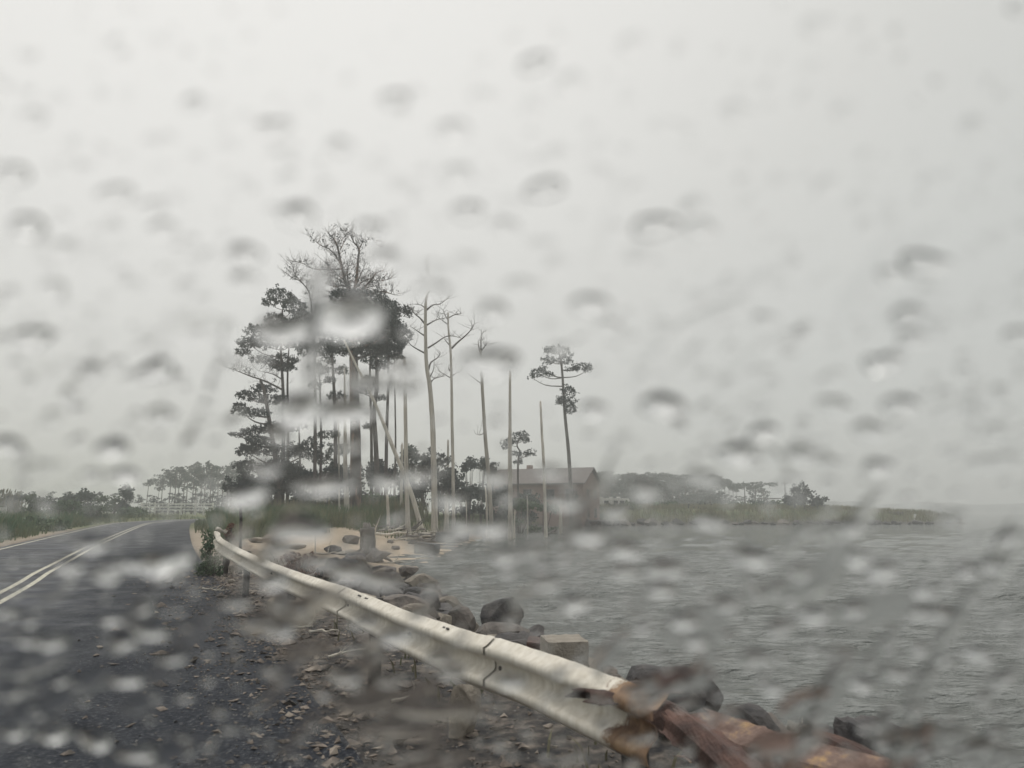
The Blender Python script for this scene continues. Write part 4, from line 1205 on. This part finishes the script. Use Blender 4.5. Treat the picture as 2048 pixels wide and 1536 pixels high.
mb = MB()
g = np.random.default_rng(31)
y = 2.6 + g.random(8200) ** 1.2 * 17
x = .15 - (y - 3.1) * .47 + g.normal(-.25, .8, 8200)
rd_ = seg_dist(x, y, CENTRE)
zz = np.maximum(H(x, y), np.where(rd_ < 3.75, zr(y), -9))
ok_ = (rd_ > 3.55) | (g.random(8200) < .35)
for x_, y_, z in zip(x[ok_], y[ok_], zz[ok_]):
    s = min(.07, .006 + g.exponential(.011))
    v = oct_ * np.array([s * g.uniform(.7, 1.6), s * g.uniform(.6, 1.3), s * g.uniform(.35, .7)]) + g.normal(size=(6, 3)) * s * .25
    mb.add(v + np.array([x_, y_, z + s * .25]), of)
M['rubble'] = mat("rubble", (0.07, 0.062, 0.056), (0.36, 0.31, 0.26), 5, 0.85, obj=False, lo=.40, hi=.66, c3=(0.19, 0.155, 0.13))
tag(mb.build("rubble", M['rubble']), "broken stone chips and dirt on the strip of soil under the guardrail", "rubble", kind="stuff")

# ------------------------------------------------------------------ guardrail
def edge_pt(px, py, ztop=.76):
    r = ray(px, py); t = (ztop - EYE.z) / r.z
    return EYE + r * t
ctrl = [edge_pt(1272, 1369, .77), edge_pt(1164, 1330, .78), edge_pt(1048, 1291, .77), edge_pt(938, 1261, .77), edge_pt(822, 1224, .76), edge_pt(727, 1187, .76), edge_pt(679, 1170, .75),
        edge_pt(563, 1132, .74), Vector(W(490, 1101.5, 13.6))]
ctrl += [Vector(W(462, 1087, 14.6)), Vector(W(445, 1077, 15.2)), Vector(W(439, 1066, 15.6)), Vector(W(436, 1058, 15.7))]
ctrl.insert(0, ctrl[0] + (ctrl[0] - ctrl[1]).normalized() * .12)
path = smooth3(ctrl, 10)
PROF = [(0.0, 0.0), (.012, -.004), (.060, -.040), (.083, -.050), (.083, -.088), (.060, -.100), (.004, -.132), (0, -.155), (.004, -.178), (.060, -.210), (.083, -.222), (.083, -.260), (.060, -.270), (.012, -.306), (0, -.312)]
def beam(path, prof, droop=None, seed=0, tear=0):
    g = random.Random(seed)
    V_, F_ = [], []
    n = len(path); m_ = len(prof)
    for i, p in enumerate(path):
        t = path[min(i + 1, n - 1)] - path[max(i - 1, 0)]; t.z *= .3; t.normalize()
        nrm = Vector((t.y, -t.x, 0)).normalized()
        if nrm.x > 0: nrm = -nrm                         # towards the road
        dent = .008 * math.sin(i * .55 + seed) + .006 * math.sin(i * 1.9) + g.uniform(-.002, .002)
        for j, (o_, z) in enumerate(prof):
            q = p + nrm * (o_ * (1 + 2.0 * dent) + dent) + Vector((0, 0, z + dent * .6))
            if tear and i < tear: q += (path[0] - path[3]).normalized() * ((.10 if j < 5 else -.05 + .01 * j) * (tear - i) / tear) + Vector((0, 0, g.uniform(-.006, .006)))
            V_.append(q)
    # a second skin 3 mm behind makes it sheet metal
    k = len(V_)
    V_ += [v_ + Vector((.0025, .0025, -.001)) for v_ in V_]
    for i in range(n - 1):
        for j in range(m_ - 1):
            a = i * m_ + j
            F_.append((a, a + 1, a + m_ + 1, a + m_)); F_.append((k + a, k + a + m_, k + a + m_ + 1, k + a + 1))
    for i in range(n - 1):
        for j in (0, m_ - 1):
            a = i * m_ + j; F_.append((a, a + m_, k + a + m_, k + a))
    for j in range(m_ - 1):
        for i in (0, n - 1):
            a = i * m_ + j; F_.append((a, a + 1, k + a + 1, k + a))
    return V_, F_
gr = empty("guardrail", Vector((path[len(path) // 2].x, path[len(path) // 2].y, 0)))
tag(gr, "pale galvanised guardrail along the shore with a torn rusty near end", "guardrail")
zinc, nt, b = nodes_of("galvanised_steel")
N, L = nt.nodes, nt.links
geo = N.new("ShaderNodeNewGeometry")
zc = ramp(noise(5, 6).outputs["Fac"], [(0.35, (0.82, 0.775, 0.70)), (0.65, (0.68, 0.635, 0.56))])
mpz = N.new("ShaderNodeMapping"); mpz.inputs["Scale"].default_value = (14, 14, 1.2); L.new(geo.outputs["Position"], mpz.inputs["Vector"])
st = ramp(noise(1.5, 6, mpz.outputs[0]).outputs["Fac"], [(0.3, (0.78, .76, .72)), (0.6, (1.0, 1.0, 1.0))])
mz = N.new("ShaderNodeMix"); mz.data_type = 'RGBA'; mz.blend_type = 'MULTIPLY'; mz.inputs["Factor"].default_value = 1
L.new(zc.outputs[0], mz.inputs["A"]); L.new(st.outputs[0], mz.inputs["B"])
rc = ramp(noise(9, 6).outputs["Fac"], [(0.35, (0.14, 0.08, 0.055)), (0.65, (0.38, 0.25, 0.15))])
sx = N.new("ShaderNodeSeparateXYZ"); L.new(geo.outputs["Position"], sx.inputs[0])
# rust eats in from the torn end (a fixed place on the beam)
mrr = N.new("ShaderNodeMapRange"); mrr.inputs["From Min"].default_value = path[0].y + .36; mrr.inputs["From Max"].default_value = path[0].y + .02; L.new(sx.outputs["Y"], mrr.inputs["Value"])
nn = noise(10, 6)
ma = N.new("ShaderNodeMath"); ma.operation = 'MULTIPLY_ADD'; ma.inputs[1].default_value = 1.6; ma.inputs[2].default_value = -.85; L.new(nn.outputs["Fac"], ma.inputs[0])
ms = N.new("ShaderNodeMath"); ms.operation = 'ADD'; ms.use_clamp = True; L.new(mrr.outputs[0], ms.inputs[0]); L.new(ma.outputs[0], ms.inputs[1])
msr = ramp(ms.outputs[0], [(.45, (0, 0, 0)), (.62, (1, 1, 1))])
fx = mixc(msr.outputs[0], mz.outputs["Result"], rc.outputs[0])
L.new(fx.outputs["Result"], b.inputs["Base Color"])
b.inputs["Roughness"].default_value = .7; b.inputs["Metallic"].default_value = .1
bp = N.new("ShaderNodeBump"); bp.inputs["Strength"].default_value = .35; bp.inputs["Distance"].default_value = .01
L.new(noise(4, 4).outputs["Fac"], bp.inputs["Height"]); L.new(bp.outputs[0], b.inputs["Normal"])
V_, F_ = beam(path, PROF, seed=2, tear=2)
m = MB(); m.add(V_, F_, True); beam_o = m.build("beam", zinc, gr)
# splice plates, slots and bolts
def along(i, off, z, size, mname, name):
    t = (path[min(i + 1, len(path) - 1)] - path[max(i - 1, 0)]).normalized()
    nrm = Vector((t.y, -t.x, 0)).normalized()
    if nrm.x > 0: nrm = -nrm
    m = MB()
    return t, nrm
def near_index(px):
    return min(range(len(path)), key=lambda i: abs(proj(path[i])[0] - px))
for px in (685, 980):
    i0 = near_index(px); seg = path[i0 - 1:i0 + 2] if i0 > 1 else path[:3]
    V_, F_ = beam([p_ + Vector((-.004, -.002, .003)) for p_ in seg], PROF, seed=2)
    m = MB(); m.add(V_, F_, True); m.build("splice", zinc, gr)
for px in (563, 727, 740, 905):
    i0 = near_index(px); t = (path[max(i0 - 1, 0)] - path[i0 + 1]).normalized(); nrm = Vector((t.y, -t.x, 0)).normalized()
    if nrm.x > 0: nrm = -nrm
    for dt in (-.03, .03):
        m = MB(); c = path[i0] + t * dt + nrm * .037 + Vector((0, 0, -.0165))
        R_ = Matrix.Rotation(math.atan2(t.y, t.x), 3, 'Z') @ Matrix.Rotation(math.atan2(.036, .048) * 1.0, 3, 'X')
        m.box(c, (.035, .012, .008), R_); m.build("bolt_slot", M['black'], gr)
for px, zz in ((640, -.155), (700, -.155), (545, -.155), (820, -.155), (1000, -.155)):
    i0 = near_index(px); t = (path[max(i0 - 1, 0)] - path[i0 + 1]).normalized(); nrm = Vector((t.y, -t.x, 0)).normalized()
    if nrm.x > 0: nrm = -nrm
    m = MB(); c = path[i0] + Vector((0, 0, zz)); m.tube([c, c + nrm * .02], [.017, .013], 8); m.build("bolt", M['steel_post'], gr)
# posts behind the beam
acc = 0
last = path[0]
post_at = [.25]
while post_at[-1] < 12: post_at.append(post_at[-1] + 3.81)
for i, p in enumerate(path):
    acc += (p - last).length; last = p
    if post_at and acc >= post_at[0]:
        post_at.pop(0)
        t = (path[min(i + 1, len(path) - 1)] - path[max(i - 1, 0)]).normalized(); nrm = Vector((t.y, -t.x, 0)).normalized()
        if nrm.x < 0: nrm = -nrm
        c = p + nrm * .09; gz_ = h1(c.x, c.y)
        ht = p.z - .01 - gz_ + .3
        m = MB(); m.box((c.x, c.y, p.z - .03 - ht / 2), (.07, .10, ht), Matrix.Rotation(math.atan2(t.y, t.x), 3, 'Z')); m.build("post", M['steel_post'], gr)
# leg of steel under the torn end
p = W(1250, 1480, 3.1)

# ------------------------------------------------------------------ rusty beams in the lower right corner
def rusty(label, A_, B_, width, m='rust', seed=1, roll=0.5):
    """a corroded, torn length of sheet beam"""
    A_, B_ = Vector(A_), Vector(B_)
    t = (B_ - A_).normalized(); side = t.cross(Vector((0, 0, 1))).normalized(); up = side.cross(t)
    side, up = side * math.cos(roll) + up * math.sin(roll), up * math.cos(roll) - side * math.sin(roll)
    g = random.Random(seed)
    n, k = 22, 20
    V_, F_ = [], []
    L_ = (B_ - A_).length
    for i in range(n + 1):
        for j in range(k + 1):
            u, w_ = i / n, j / k
            ph = float(np.interp(w_, [0, .12, .3, .7, .88, 1], [0, .05, 1, .92, .05, 0]))   # folded section
            q = A_ + t * L_ * u + side * (w_ - .5) * width + up * (ph * width * .27 + .012 * math.sin(u * 5 + w_ * 2 + seed))
            if j in (0, k): q += side * g.uniform(-.05, .03) * width
            if i in (0, n): q += t * g.uniform(-.05, .06)
            q += up * g.uniform(-.002, .002)
            V_.append(q)
    z0 = len(V_)
    V_ += [v_ - up * .005 for v_ in V_]
    for i in range(n):
        for j in range(k):
            a = i * (k + 1) + j
            F_.append((a, a + 1, a + k + 2, a + k + 1)); F_.append((z0 + a, z0 + a + k + 1, z0 + a + k + 2, z0 + a + 1))
    for i in range(n):
        for j in (0, k):
            a = i * (k + 1) + j; F_.append((a, a + k + 1, z0 + a + k + 1, z0 + a))
    for j in range(k):
        for i in (0, n):
            a = i * (k + 1) + j; F_.append((a, a + 1, z0 + a + 1, z0 + a))
    mb = MB(); mb.add(V_, F_, False)
    o = mb.build("rusty_beam", M[m]); tag(o, label, "beam", "corroded beams"); return o
rusty("orange-brown corroded beam lying across the lower right corner", W(1400, 1470, 4.5), W(1830, 1610, 3.4), .42, 'rust', 2, -.35)
rusty("darker rusty beam running down from the guardrail's torn end", W(1350, 1440, 3.9), W(1530, 1600, 3.1), .20, 'rust_dark', 5, -.5)
rusty("dark torn sheet of metal folded over the guardrail's end", W(1160, 1402, 3.25), W(1350, 1388, 3.7), .15, 'rust_dark', 8, .1)
if 0: rusty("rusty flap hanging under the guardrail's lower edge at its torn end", W(1205, 1480, 3.02), W(1265, 1455, 3.2), .10, 'rust', 9, .6)
rusty("tan broken length of beam lying behind the orange-brown one", W(1560, 1488, 4.3), W(1660, 1580, 3.6), .2, 'concrete', 11, -.2)
rusty("dark red beam stub near the water in the lower right corner", W(1640, 1480, 4.6), W(1830, 1560, 4.0), .16, 'rust_dark', 12, -.2)

# ------------------------------------------------------------------ windshield with rain on it
PY0, PSL = 0.37, 1.5
def pane_y(x, z):           # z relative to the eye
    return PY0 - z / PSL - 0.10 * x * x
TH = 0.005
m = MB()
nx, nz = 25, 17
xs = np.linspace(-.72, .72, nx); zs = np.linspace(-.36, .44, nz)
v = []
nrmv = Vector((0, PSL, 1)).normalized()
for off in (0, TH):
    for z in zs:
        for x in xs:
            p = Vector((x, pane_y(x, z), z)) + nrmv * off
            v.append(p + EYE)
f = []
q = nx * nz
for i in range(nz - 1):
    for j in range(nx - 1):
        a = i * nx + j
        f.append((a, a + 1, a + nx + 1, a + nx)); f.append((q + a, q + a + nx, q + a + nx + 1, q + a + 1))
for i in range(nz - 1):
    for j in (0, nx - 1):
        a = i * nx + j; f.append((a, a + nx, q + a + nx, q + a))
for j in range(nx - 1):
    for i in (0, nz - 1):
        a = i * nx + j; f.append((a, a + 1, q + a + 1, q + a))
m.add(v, f, True)
clear = bpy.data.materials.new("clear_glass"); clear.use_nodes = True
nt = clear.node_tree; nt.nodes.clear()
t1 = nt.nodes.new("ShaderNodeBsdfTransparent"); t1.inputs[0].default_value = (0.985, 0.99, 0.985, 1)
t2 = nt.nodes.new("ShaderNodeOutputMaterial"); nt.links.new(t1.outputs[0], t2.inputs[0])
tag(m.build("windshield", clear), "clear slanting car windshield the rain runs down", "windshield")

rain = bpy.data.materials.new("rain_water"); rain.use_nodes = True
nt = rain.node_tree; nt.nodes.clear()
t1 = nt.nodes.new("ShaderNodeBsdfGlass"); t1.inputs["IOR"].default_value = 1.333; t1.inputs["Roughness"].default_value = 0.0
t2 = nt.nodes.new("ShaderNodeOutputMaterial"); nt.links.new(t1.outputs[0], t2.inputs[0])
def on_pane(px, py, lift=TH + .0003):
    r = ray(px, py)
    t = .4
    for _ in range(20):
        p = r * t
        e_ = p.y - pane_y(p.x, p.z) - lift * math.sqrt(1 + 1 / PSL ** 2)
        t -= e_ / (r.y + r.z / PSL)
    return r * t + EYE
def pane_axes(p):
    x = p.x
    n = Vector((0.20 * x, 1, 1 / PSL)).normalized()
    u = Vector((1, -.20 * x, 0)).normalized()
    return u, n.cross(u) * -1 if n.cross(u).z < 0 else n.cross(u), n
def seal(o):
    """weld the shell, point its normals outward, keep the rim crisp"""
    import bmesh
    bm = bmesh.new(); bm.from_mesh(o.data)
    bmesh.ops.remove_doubles(bm, verts=bm.verts[:], dist=1e-6)
    bmesh.ops.recalc_face_normals(bm, faces=bm.faces[:])
    for e_ in bm.edges:
        if len(e_.link_faces) == 2 and (e_.link_faces[0].smooth != e_.link_faces[1].smooth): e_.smooth = False
    bm.to_mesh(o.data); bm.free()
    return o
def make_drop(px, py, wpx, hpx, fat, tilt=0.0, seed=0, sag=.42, NS=28, NR=8):
    g = random.Random(seed)
    c = on_pane(px, py)
    ph = [g.uniform(0, 6.28) for _ in range(3)]
    am = [g.uniform(.03, .14), g.uniform(.02, .11), g.uniform(0, .05)]
    cb = []
    edge = []
    for k in range(NS):
        a = 2 * math.pi * k / NS
        rr_ = 1 + am[0] * math.sin(2 * a + ph[0]) + am[1] * math.sin(3 * a + ph[1]) + am[2] * math.sin(5 * a + ph[2])
        ex, ey = math.cos(a) * wpx * .5 * rr_, math.sin(a) * hpx * .5 * rr_
        edge.append(on_pane(px + ex * math.cos(tilt) - ey * math.sin(tilt), py - ex * math.sin(tilt) - ey * math.cos(tilt)))
    u, w_, n = pane_axes(c - EYE)
    rad_ = sum((e_ - c).length for e_ in edge) / NS
    V_, F_ = [], []
    for r_ in range(NR):
        t = math.sin(math.pi / 2 * (1 - r_ / NR))
        # cap profile: circle-like, steep at the rim
        prof_ = fat * rad_ * max(0.0, 1 - t * t) ** .62
        for k, e_ in enumerate(edge):                       # the water hangs in the lower half
            V_.append(c.lerp(e_, t) + n * prof_ * (1 - sag * t * math.sin(2 * math.pi * k / NS + tilt)))
    V_.append(c + n * fat * rad_)
    for r_ in range(NR - 1):
        for k in range(NS):
            k2 = (k + 1) % NS
            F_.append((r_ * NS + k, r_ * NS + k2, (r_ + 1) * NS + k2, (r_ + 1) * NS + k))
    for k in range(NS): F_.append(((NR - 1) * NS + k, (NR - 1) * NS + (k + 1) % NS, NR * NS))
    nb = len(V_)
    V_ += [e_ for e_ in edge]            # flat base
    F_.append(tuple(range(nb, nb + NS))[::-1])
    mb = MB(); mb.add(V_[:nb], F_[:-1], True); mb.add(V_[nb:], [tuple(range(NS))[::-1]], False)
    return mb
# big ones read off the photograph: px, py of the dark upper spot, width, fatness, tilt
D3 = [(385,195,46,.34,.3),(65,222,56,.24,0),(790,185,60,.40,0),(965,183,50,.2,0),(1070,112,66,.42,.35),(1140,152,58,.26,.5),(1265,75,64,.2,.2),(1640,38,74,.16,0),(2038,6,44,.3,0),(1475,210,62,.2,0),(1690,212,54,.16,0),
(1950,238,56,.14,0),(28,332,72,.32,0),(230,372,72,.24,.15),(305,402,52,.22,0),(545,240,72,.26,0),(680,280,54,.22,0),(560,304,44,.14,0),(905,245,72,.22,0),(915,335,72,.24,0),(1105,303,68,.14,0),(1090,360,78,.44,.15),
(815,370,44,.13,0),(935,408,66,.42,0),(595,412,88,.34,0),(738,443,56,.34,0),(55,435,84,.3,0),(325,445,62,.24,.1),(125,485,58,.22,0),(490,492,72,.5,0),(490,547,62,.22,0),(765,500,72,.22,0),(1310,432,92,.42,0),
(1390,400,56,.2,0),(1402,442,66,.26,0),(1010,440,62,.2,0),(1085,480,54,.14,0),(935,512,58,.14,0),(1110,515,52,.14,0),(1040,560,74,.14,0),(1285,502,46,.14,.2),(1850,505,100,.3,0),(1780,538,54,.28,0),(1652,360,52,.2,.4),
(1720,395,48,.12,0),(1180,592,80,.32,0),(985,608,68,.28,0),(1215,640,52,.2,0),(1530,630,54,.18,0),(1815,613,64,.28,0),(1825,663,62,.24,0),(2036,658,56,.28,0),(65,657,84,.3,0),(108,565,58,.22,0),(262,562,48,.14,0),
(1765,710,78,.48,0),(1670,742,50,.12,0),(312,722,84,.62,.1),(185,728,54,.14,0),(980,700,116,.32,0),(1800,793,72,.6,0),(1325,790,96,.5,0),(1185,808,58,.46,0),(1740,845,74,.22,0),(1668,797,74,.16,0),(1950,815,50,.16,0),
(1525,850,62,.5,.1),(1475,888,84,.42,0),(1600,892,64,.24,0),(1655,915,54,.14,0),(1755,920,64,.32,0),(250,938,64,.5,0),(225,880,72,.34,0),(15,875,64,.34,0),(320,815,62,.16,0),(1400,938,64,.18,0),(870,568,62,.22,0),
(700,600,160,.34,0),(600,795,120,.42,.06),(690,800,110,.36,0),(490,972,90,.5,.15),(600,1030,116,.36,0),(650,945,104,.28,0),(775,948,66,.34,0),(925,1036,64,.4,0),(985,1040,74,.4,0),(990,940,64,.34,0),(835,936,66,.3,0),
(565,640,110,.28,.1),(800,722,66,.26,0),(1120,688,48,.16,0),(330,1098,120,.56,.08),(262,1115,60,.3,0),(185,1072,70,.3,0),(140,1118,62,.3,0),(222,1120,60,.3,0),(213,1142,56,.26,0),(560,1250,60,.46,0),(55,1272,46,.34,0),
(100,1266,76,.3,0),(225,1230,46,.3,0),(300,1240,84,.3,0),(255,1346,64,.36,0),(250,1272,54,.3,0),(28,1452,54,.42,0),(110,1452,70,.36,0),(190,1462,80,.32,-.2),(275,1492,74,.5,0),(350,1300,60,.24,.2),(470,1190,60,.24,0),
(545,1148,66,.3,0),(700,1122,84,.34,0),(760,1140,84,.36,0),(640,1108,60,.3,0),(560,1085,60,.24,0),(795,1258,66,.46,.1),(730,1230,58,.38,0),(1012,1100,62,.42,0),(900,1062,54,.34,0),(1150,1192,66,.42,0),(1365,1228,66,.38,0),
(1395,1276,46,.56,0),(1620,1218,62,.54,0),(1715,1106,56,.42,0),(1765,1128,66,.34,0),(1845,1170,50,.42,0),(1930,1128,50,.34,0),(1700,1042,56,.36,0),(1705,1205,56,.36,0),(1722,1356,56,.5,0),(1545,1368,48,.44,0),(1795,1335,54,.34,0),
(1952,1295,60,.34,0),(1500,1098,80,.3,0),(1020,1350,62,.5,0),(1060,1090,60,.3,0),(1250,1085,70,.3,0),(1330,1120,80,.28,0),(1250,1130,60,.3,0),(1180,1055,70,.34,0),(1450,1195,56,.3,0),(1600,1130,60,.3,0),(1880,1215,60,.28,0),
(2020,1060,60,.34,0),(1985,1120,54,.3,0),(1560,1240,60,.28,0),(1840,1215,54,.28,0),(1510,1300,60,.3,0),(1320,1165,62,.3,0),(1090,1150,66,.3,0),(905,1330,60,.3,0),(690,1335,70,.3,0),(880,1300,60,.24,0),(780,1345,60,.3,0),
(1130,990,66,.3,0),(1290,968,60,.3,0),(1100,930,54,.26,0),(900,985,64,.34,0),(1230,1010,60,.24,0),(1420,1030,64,.3,0),(700,880,50,.26,0),(560,860,54,.28,0),(530,925,60,.3,0),(840,1085,50,.2,0)]
DROPS = [(x, y + .22 * w, (1.0 if y < 900 else 1.05) * w, (.50 if y < 900 else .42) * w + 5, fa_ * (1.05 + .05 * (y > 900)) * (1 if y < 900 else .7 + .45 * ((x * 7 + y * 3) % 10) / 10) + (.06 if y > 900 else 0), ti) for x, y, w, fa_, ti in D3]
gd = random.Random(21)
tries = 0
while len(DROPS) < 292 and tries < 20000:
    tries += 1
    x, y = gd.uniform(-10, 2058), 1546 * gd.random() ** .62
    w = gd.uniform(24, 54)
    if any(abs(x - q[0]) < (w + q[2]) * .52 and abs(y - q[1]) < (w * .6 + q[3]) * .55 for q in DROPS): continue
    if abs(x - 1050) < 260 and 560 < y < 1040 and gd.random() < .55: continue
    DROPS.append((x, y, w, w * (gd.uniform(.45, .75) if y < 900 else gd.uniform(.34, .6)), gd.uniform(.07, .18) if y < 900 else gd.uniform(.15, .45), gd.uniform(0, .5)))
for i, (x, y, w, h_, fat, ti) in enumerate(DROPS):
    o = seal(make_drop(x, y, w, h_, (min(fat * 1.5, .62) if y < 860 else fat * 1.05), ti, i, sag=(.05 if y < 620 else .2 if y < 860 else .35)).build("raindrop", rain))
    size = "wide" if w > 58 else "mid-sized" if w > 36 else "small"
    later(o, f"{size} {'plump' if fat > .33 else 'flat'} raindrop", x, y, "raindrop", "raindrops on the windshield")
# past the three hundred largest: the fine spray and the thin smears between them
fine = MB()
gf = random.Random(5)
for i in range(1250):
    x, y = gf.uniform(-15, 2063), 1550 * gf.random() ** .7
    w = gf.uniform(9, 26)
    if 440 < x < 1210 and 440 < y < 1040 and gf.random() < .5: continue
    mb_ = make_drop(x, y, w * 1.2, w * gf.uniform(.45, .9), gf.uniform(.15, .55), gf.uniform(0, .5), 1000 + i, sag=(-.4 if y < 620 else .3), NS=12, NR=4)
    fine.v += mb_.v; n0 = fine.n
    fine.f += [tuple(k + n0 for k in q_) for q_ in mb_.f]; fine.sm += mb_.sm; fine.n += mb_.n
for i in range(110):
    x, y = gf.uniform(-15, 2063), 1540 * gf.random() ** .55
    w = gf.uniform(70, 190)
    if y < 420 and w > 90: continue
    if 430 < x < 1210 and 430 < y < 1050 and gf.random() < .8: continue
    if 600 < x < 1300 and abs(y - (1130 + .5 * (x - 600))) < 110 and gf.random() < .8: continue
    mb_ = make_drop(x, y, w, w * gf.uniform(.18, .42), gf.uniform(.03, .08) * (.5 if y < 600 else 1), gf.uniform(-.1, 1.1), 5000 + i, sag=.2, NS=24, NR=6)
    fine.v += mb_.v; n0 = fine.n
    fine.f += [tuple(k + n0 for k in q_) for q_ in mb_.f]; fine.sm += mb_.sm; fine.n += mb_.n
tag(seal(fine.build("fine_rain", rain)), "fine spray and thin smears of rain between the larger drops", "rain", kind="stuff")
def make_streak(path_, wpx, fat, seed):
    g = random.Random(seed)
    P = smooth_line(path_, 6)
    K = 8
    V_, F_ = [], []
    n = len(P)
    for i, (x, y) in enumerate(P):
        t = np.array(P[min(i + 1, n - 1)]) - np.array(P[max(i - 1, 0)]); t = t / np.hypot(*t)
        nx_, ny_ = -t[1], t[0]
        endf = math.sin(math.pi * min(1, max(.04, (i + .5) / n))) ** .35
        wd = wpx * .5 * endf * (1 + .22 * math.sin(i * .8 + seed) + g.uniform(-.06, .06))
        a, b_ = on_pane(x - nx_ * wd, y - ny_ * wd), on_pane(x + nx_ * wd, y + ny_ * wd)
        u, w_, nn_ = pane_axes((a + b_) / 2 - EYE)
        hw = (a - b_).length * .5
        for k in range(K + 1):
            s_ = -1 + 2 * k / K
            V_.append(a.lerp(b_, k / K) + nn_ * fat * .7 * hw * (1 - s_ * s_) ** .8)
    for i in range(n - 1):
        for k in range(K):
            q_ = i * (K + 1) + k; F_.append((q_, q_ + 1, q_ + K + 2, q_ + K + 1))
    mb = MB(); mb.add(V_, F_, True)
    base, bf = [], []
    for i in range(n): base += [V_[i * (K + 1)], V_[i * (K + 1) + K]]
    for i in range(n - 1): bf.append((2 * i + 1, 2 * i, 2 * i + 2, 2 * i + 3))
    mb.add(base, bf, False)
    mb.add([V_[k] for k in range(K + 1)], [tuple(range(K + 1))]); mb.add([V_[(n - 1) * (K + 1) + k] for k in range(K + 1)], [tuple(range(K + 1))])
    return mb
STREAKS = [([(1545, 530), (1480, 600), (1425, 660), (1370, 722), (1335, 770)], 34, .16, "long pale water streak slanting down toward the plump drop right of the lone pine"),
 ([(398, 500), (388, 560), (372, 605)], 30, .2, "short grey water streak in the sky left of the grove"),
 ([(455, 640), (440, 740), (405, 830), (372, 910)], 26, .18, "long curving water streak between the grove and the left sky"),
 ([(1500, 885), (1545, 910), (1578, 955)], 26, .3, "hooked water streak above the dark tree on the point"),
 ([(1472, 1065), (1502, 1110), (1490, 1150), (1530, 1200)], 28, .26, "kinked water streak over the open bay in the middle right"),
 ([(1965, 1150), (1885, 1290), (1830, 1400), (1800, 1500)], 30, .26, "long dark water streak near the picture's right edge"),
 ([(1455, 1200), (1425, 1280), (1390, 1370)], 28, .24, "water streak over the bay above the rusty beam"),
 ([(1800, 1250), (1750, 1310), (1725, 1345)], 26, .24, "short water streak over the bay, right of the one above the rusty beam"),
 ([(626, 525), (633, 610), (622, 700), (628, 790)], 36, .22, "upright water streak crossing the tree crowns"),
 ([(470, 1190), (390, 1260), (330, 1330), (305, 1370)], 34, .2, "broad water streak over the asphalt lane"),
 ([(600, 1300), (560, 1370), (530, 1420)], 36, .2, "dark water streak over the gravel shoulder"),
 ([(1255, 870), (1215, 950), (1150, 1040), (1110, 1110)], 28, .14, "faint water streak between the house and the lone pine"),
 ([(360, 622), (320, 650), (295, 690)], 26, .18, "small faint water streak above the long curving one"),
 ([(1255, 340), (1215, 430), (1190, 540)], 26, .12, "faint upright water streak high in the middle sky"),
 ([(2030, 1040), (1990, 1110), (1968, 1150)], 24, .22, "short water streak at the right edge of the bay, topmost there"),
 ([(120, 1455), (190, 1475), (240, 1500)], 34, .3, "bright level water smear low over the left lane"),
 ([(60, 1300), (30, 1370), (5, 1420)], 36, .2, "dark water streak at the left edge over the lane"),
 ([(1640, 1420), (1600, 1500), (1580, 1545)], 28, .24, "water streak over the orange-brown beam")]
for i, (pth, w_, fat, lab) in enumerate(STREAKS):
    tag(seal(make_streak(pth, w_, fat, i).build("water_streak", rain)), lab, "water streak", "water streaks on the windshield")

settle()

# ------------------------------------------------------------------ haze
m = MB(); m.box((0, 0, 13.0), (6600, 6600, 34.0))
hz_ = bpy.data.materials.new("haze_air"); hz_.use_nodes = True
nt = hz_.node_tree; nt.nodes.clear()
t1 = nt.nodes.new("ShaderNodeVolumePrincipled"); t1.inputs["Color"].default_value = (0.97, 0.98, 0.97, 1); t1.inputs["Density"].default_value = 0.0026
t1.inputs["Anisotropy"].default_value = 0.2
t2 = nt.nodes.new("ShaderNodeOutputMaterial"); nt.links.new(t1.outputs[0], t2.inputs["Volume"])
tag(m.build("haze", hz_), "thin sea mist over the bay", "haze", kind="stuff")
